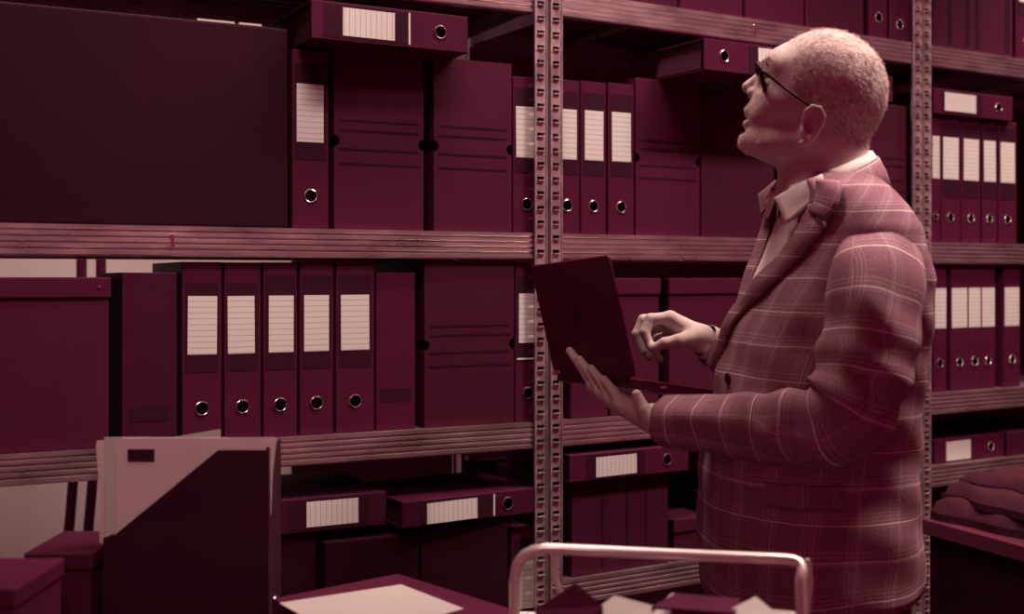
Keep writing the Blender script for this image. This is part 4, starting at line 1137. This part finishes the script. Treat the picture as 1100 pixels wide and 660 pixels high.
# trunk, arms and legs under the clothes
HIP = (TS(560, 0) + TS(560, math.pi)) / 2
def leg(sd):
    h_ = HIP + SD * (0.085 * sd); h_.y = 0.86
    k_ = h_ + FD * 0.02; k_.y = 0.47
    a_ = h_ - FD * 0.01; a_.y = 0.085
    return [h_, k_, a_]
def trunk(P):
    cs = (TS(300, 0) + TS(300, math.pi)) / 2; cw = (TS(470, 0) + TS(470, math.pi)) / 2
    d = smin(cap(P, list(PW(884, 225)), list(cs), .055, .085), cap(P, list(cs), list(cw), .10, .105), .03)
    d = smin(d, cap(P, list(cw), list(HIP), .105, .11), .03)
    d = smin(d, cap(P, list(cs + SD * .09 + Vector((0, .02, 0))), list(PW(938, 300, .15)), .05, .045), .03)
    d = smin(d, chain(P, [list(PW(938, 300, .15)), list(PW(918, 445, .208)), list(PW(735, 456, .095))], (.045, .040, .027), None, .01), .02)
    d = smin(d, cap(P, list(cs - SD * .09 + Vector((0, .02, 0))), list(PW(842, 295, -.16)), .05, .045), .03)
    d = smin(d, chain(P, [list(PW(842, 295, -.16)), list(PW(842, 412, -.205)), list(PW(776, 376, -.124))], (.042, .038, .024), None, .01), .02)
    for sd in (1, -1):
        d = smin(d, chain(P, [list(q) for q in leg(sd)], (.078, .055, .038), None, .01), .03)
    return d
v_, f_ = nets(trunk, (-.42, 0.02, -.36), (.32, 1.52, .36), .011); body.add([loc(p) for p in v_], f_.tolist())
bo = body.build('body', 'skin', per, 180)

# ---- trousers and shoes
trs = MB()
for sd in (1, -1):
    q = leg(sd); rings = []
    for f in np.linspace(0, 1, 16):
        c = q[0].lerp(q[1], f * 2) if f < .5 else q[1].lerp(q[2], f * 2 - 1)
        c = c.copy(); c.y = 0.93 - f * (0.93 - 0.06)
        r = np.interp(f, [0, .1, .5, 1], [.105, .10, .078, .066]) + .002 * math.sin(f * 40)
        rings.append([loc(c + FD * r * 1.08 * math.cos(a) + SD * r * math.sin(a)) for a in np.linspace(0, 2 * math.pi, 25)[:-1]])
    trs.loft(rings, True)
rings = []
for f in np.linspace(0, 1, 8):
    c = HIP.copy(); c.y = 1.06 - .24 * f
    rings.append([loc(c + FD * .128 * math.cos(a) + SD * (.172 - .01 * f) * math.sin(a)) for a in np.linspace(0, 2 * math.pi, 33)[:-1]])
trs.loft(rings, True, (True, True))
trs.build('trousers', 'trouser', per, 180)
for sd in (1, -1):
    a_ = leg(sd)[2]; rings = []
    for f in np.linspace(0, 1, 14):
        x = -.085 + .285 * f; wd = np.interp(f, [0, .1, .35, .7, .92, 1], [.012, .034, .036, .047, .036, .008]); ht = np.interp(f, [0, .1, .4, .6, 1], [.05, .09, .095, .06, .028])
        c = a_ + FD * x
        rings.append([loc(Vector((c.x, 0, c.z)) + SD * wd * math.cos(b) + Vector((0, ht / 2 + ht / 2 * math.sin(b), 0))) for b in np.linspace(0, 2 * math.pi, 17)[:-1]])
    MB().loft(rings, True, (True, True)).build('shoe', 'shoe', per, 60)

# ---- glasses
gl = None
def gp(px, py, z): return loc(PW(px, py) + Vector((0, 0, z * 0.00149)))
frame = MB()
for sg in (1, -1):
    ring = []
    for k in range(29):
        a = 2 * math.pi * k / 28
        e = 0.75
        yy = math.copysign(abs(math.sin(a)) ** e, math.sin(a)); zz = math.copysign(abs(math.cos(a)) ** e, math.cos(a))
        ring.append(gp(816.0 - 4.0 * (-yy) * -1 + 0.0 + 0.10 * (22 + 17 * zz), 87.0 - 15 * yy, sg * (22 + 17 * zz)))
    frame.tube(ring, 0.0036, 8, False)
frame.tube([gp(815, 82, 5), gp(812.5, 80, 0), gp(815, 82, -5)], 0.0022, 8)
gl = frame.build('glasses', 'glasses', per, 60)
for sg in (1, -1):
    MB().tube([gp(821, 84, sg * 40), gp(824, 85, sg * 45), gp(843, 101, sg * 50), gp(860, 114, sg * 54), gp(872, 122, sg * 54)], [.0030, .0030, .0024, .0022, .002], 8).build('temple', 'glasses', gl, 60)
    ring = []
    for k in range(28):
        a = 2 * math.pi * k / 28; e = 0.75
        yy = math.copysign(abs(math.sin(a)) ** e, math.sin(a)); zz = math.copysign(abs(math.cos(a)) ** e, math.cos(a))
        ring.append(gp(816.0 - 4.0 * yy + 0.10 * (22 + 16.5 * zz), 87.0 - 14.5 * yy, sg * (22 + 16.5 * zz)))
    MB().loft([ring, [tuple(Vector(q) + Vector((0.0012, 0, 0))) for q in ring]], True, (True, True)).build('lens', 'lens', gl)

# ---- hair, beard: short strands growing from the head surface
e_ = 0.6
def nrm(V):
    V = np.array(V); g = np.stack([HD(V + np.array(d) * e_) - HD(V - np.array(d) * e_) for d in ((1, 0, 0), (0, 1, 0), (0, 0, 1))], -1)
    return g / (np.linalg.norm(g, axis=1, keepdims=True) + 1e-9)
X, Y, Z = hv[:, 0], -hv[:, 1], hv[:, 2]
def strands(name, sel, count, lmin, lmax, dirs, lift, width, m, parent):
    """tapered ribbons; dirs(V) gives the combing direction in profile units"""
    idx = np.flatnonzero(sel); idx = rng.choice(idx, count)
    V = hv[idx] + rng.uniform(-0.9, 0.9, (count, 3)); N = nrm(V)
    D = dirs(V); D = D - N * (D * N).sum(1, keepdims=True); D /= np.linalg.norm(D, axis=1, keepdims=True) + 1e-9
    D = D + rng.normal(0, 0.22, D.shape)
    Ln = rng.uniform(lmin, lmax, count)[:, None]; lf = lift * rng.uniform(0.5, 1.5, count)[:, None]
    T = N * lf + D; T /= np.linalg.norm(T, axis=1, keepdims=True)
    S = np.cross(T, N + rng.normal(0, .4, N.shape)); S /= np.linalg.norm(S, axis=1, keepdims=True) + 1e-9
    p0 = V - N * 0.6; p1 = V + T * Ln * 0.55; T2 = T + D * 0.5 - N * 0.15; T2 /= np.linalg.norm(T2, axis=1, keepdims=True); p2 = p1 + T2 * Ln * 0.5
    w = width
    A = np.stack([p0 - S * w, p0 + S * w, p1 - S * w * .8, p1 + S * w * .8, p2], 1).reshape(-1, 3)
    W_ = Hpx(A); mb = MB()
    mb.v = [loc(p) for p in W_]
    for i in range(count):
        b = 5 * i; mb.f += [(b, b + 1, b + 3, b + 2), (b + 2, b + 3, b + 4)]
    me = bpy.data.meshes.new(name); me.from_pydata(mb.v, [], mb.f); me.update()
    o = link(name, me, m, parent); return o
away = np.sqrt((X - 868) ** 2 + (Y - 141) ** 2) > 24
back = lambda V: np.stack([0.9 + 0 * V[:, 0], -0.15 - 0.012 * np.maximum(V[:, 0] - 890, 0), 0 * V[:, 0]], 1)
down = lambda V: np.stack([0.55 + 0 * V[:, 0], -0.8 + 0 * V[:, 0], 0 * V[:, 0]], 1)
crown = (Y < 92) & (X > 868) & (X - 868 > (Y - 60) * 0.5) & (np.abs(Z) < 60)
topp = (Y < 60) & (X > 846)
side = (Y >= 62) & (Y < 150 - 0) & (X > 850 + np.maximum(0, (Y - 105)) * 0.75) & (X > 838 + (Y < 100) * np.maximum(0, 96 - Y) * 0.55) & away & (np.abs(Z) > 12)
nape = (Y >= 92) & (Y < 160) & (X > 905)
hair = strands('hair', crown | nape & (X > 920), 7000, 4, 8, back, 0.24, 0.17, 'hair', per)
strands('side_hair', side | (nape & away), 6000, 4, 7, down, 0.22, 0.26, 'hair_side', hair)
strands('crown_fuzz', topp, 900, 3, 6, back, 0.5, 0.22, 'hair', hair)
bsel = (X < 822) & (Y > 140) & (Y < 172) & (X < 795 + (172 - Y) * 1.4) | ((X < 812) & (Y > 110) & (Y < 118))
strands('beard', bsel, 1500, 1.2, 2.6, lambda V: np.stack([-.3 + 0 * V[:, 0], -.9 + 0 * V[:, 0], 0 * V[:, 0]], 1), 0.7, 0.26, 'hair', hair)
browsel = (X < 838) & (Y > 66) & (Y < 76) & (np.abs(Z) > 7) & (np.abs(Z) < 36)
strands('eyebrow', browsel, 420, 3, 6, lambda V: np.stack([.4 + 0 * V[:, 0], .2 + 0 * V[:, 0], np.sign(V[:, 2])], 1), 0.6, 0.3, 'hair_side', hair)
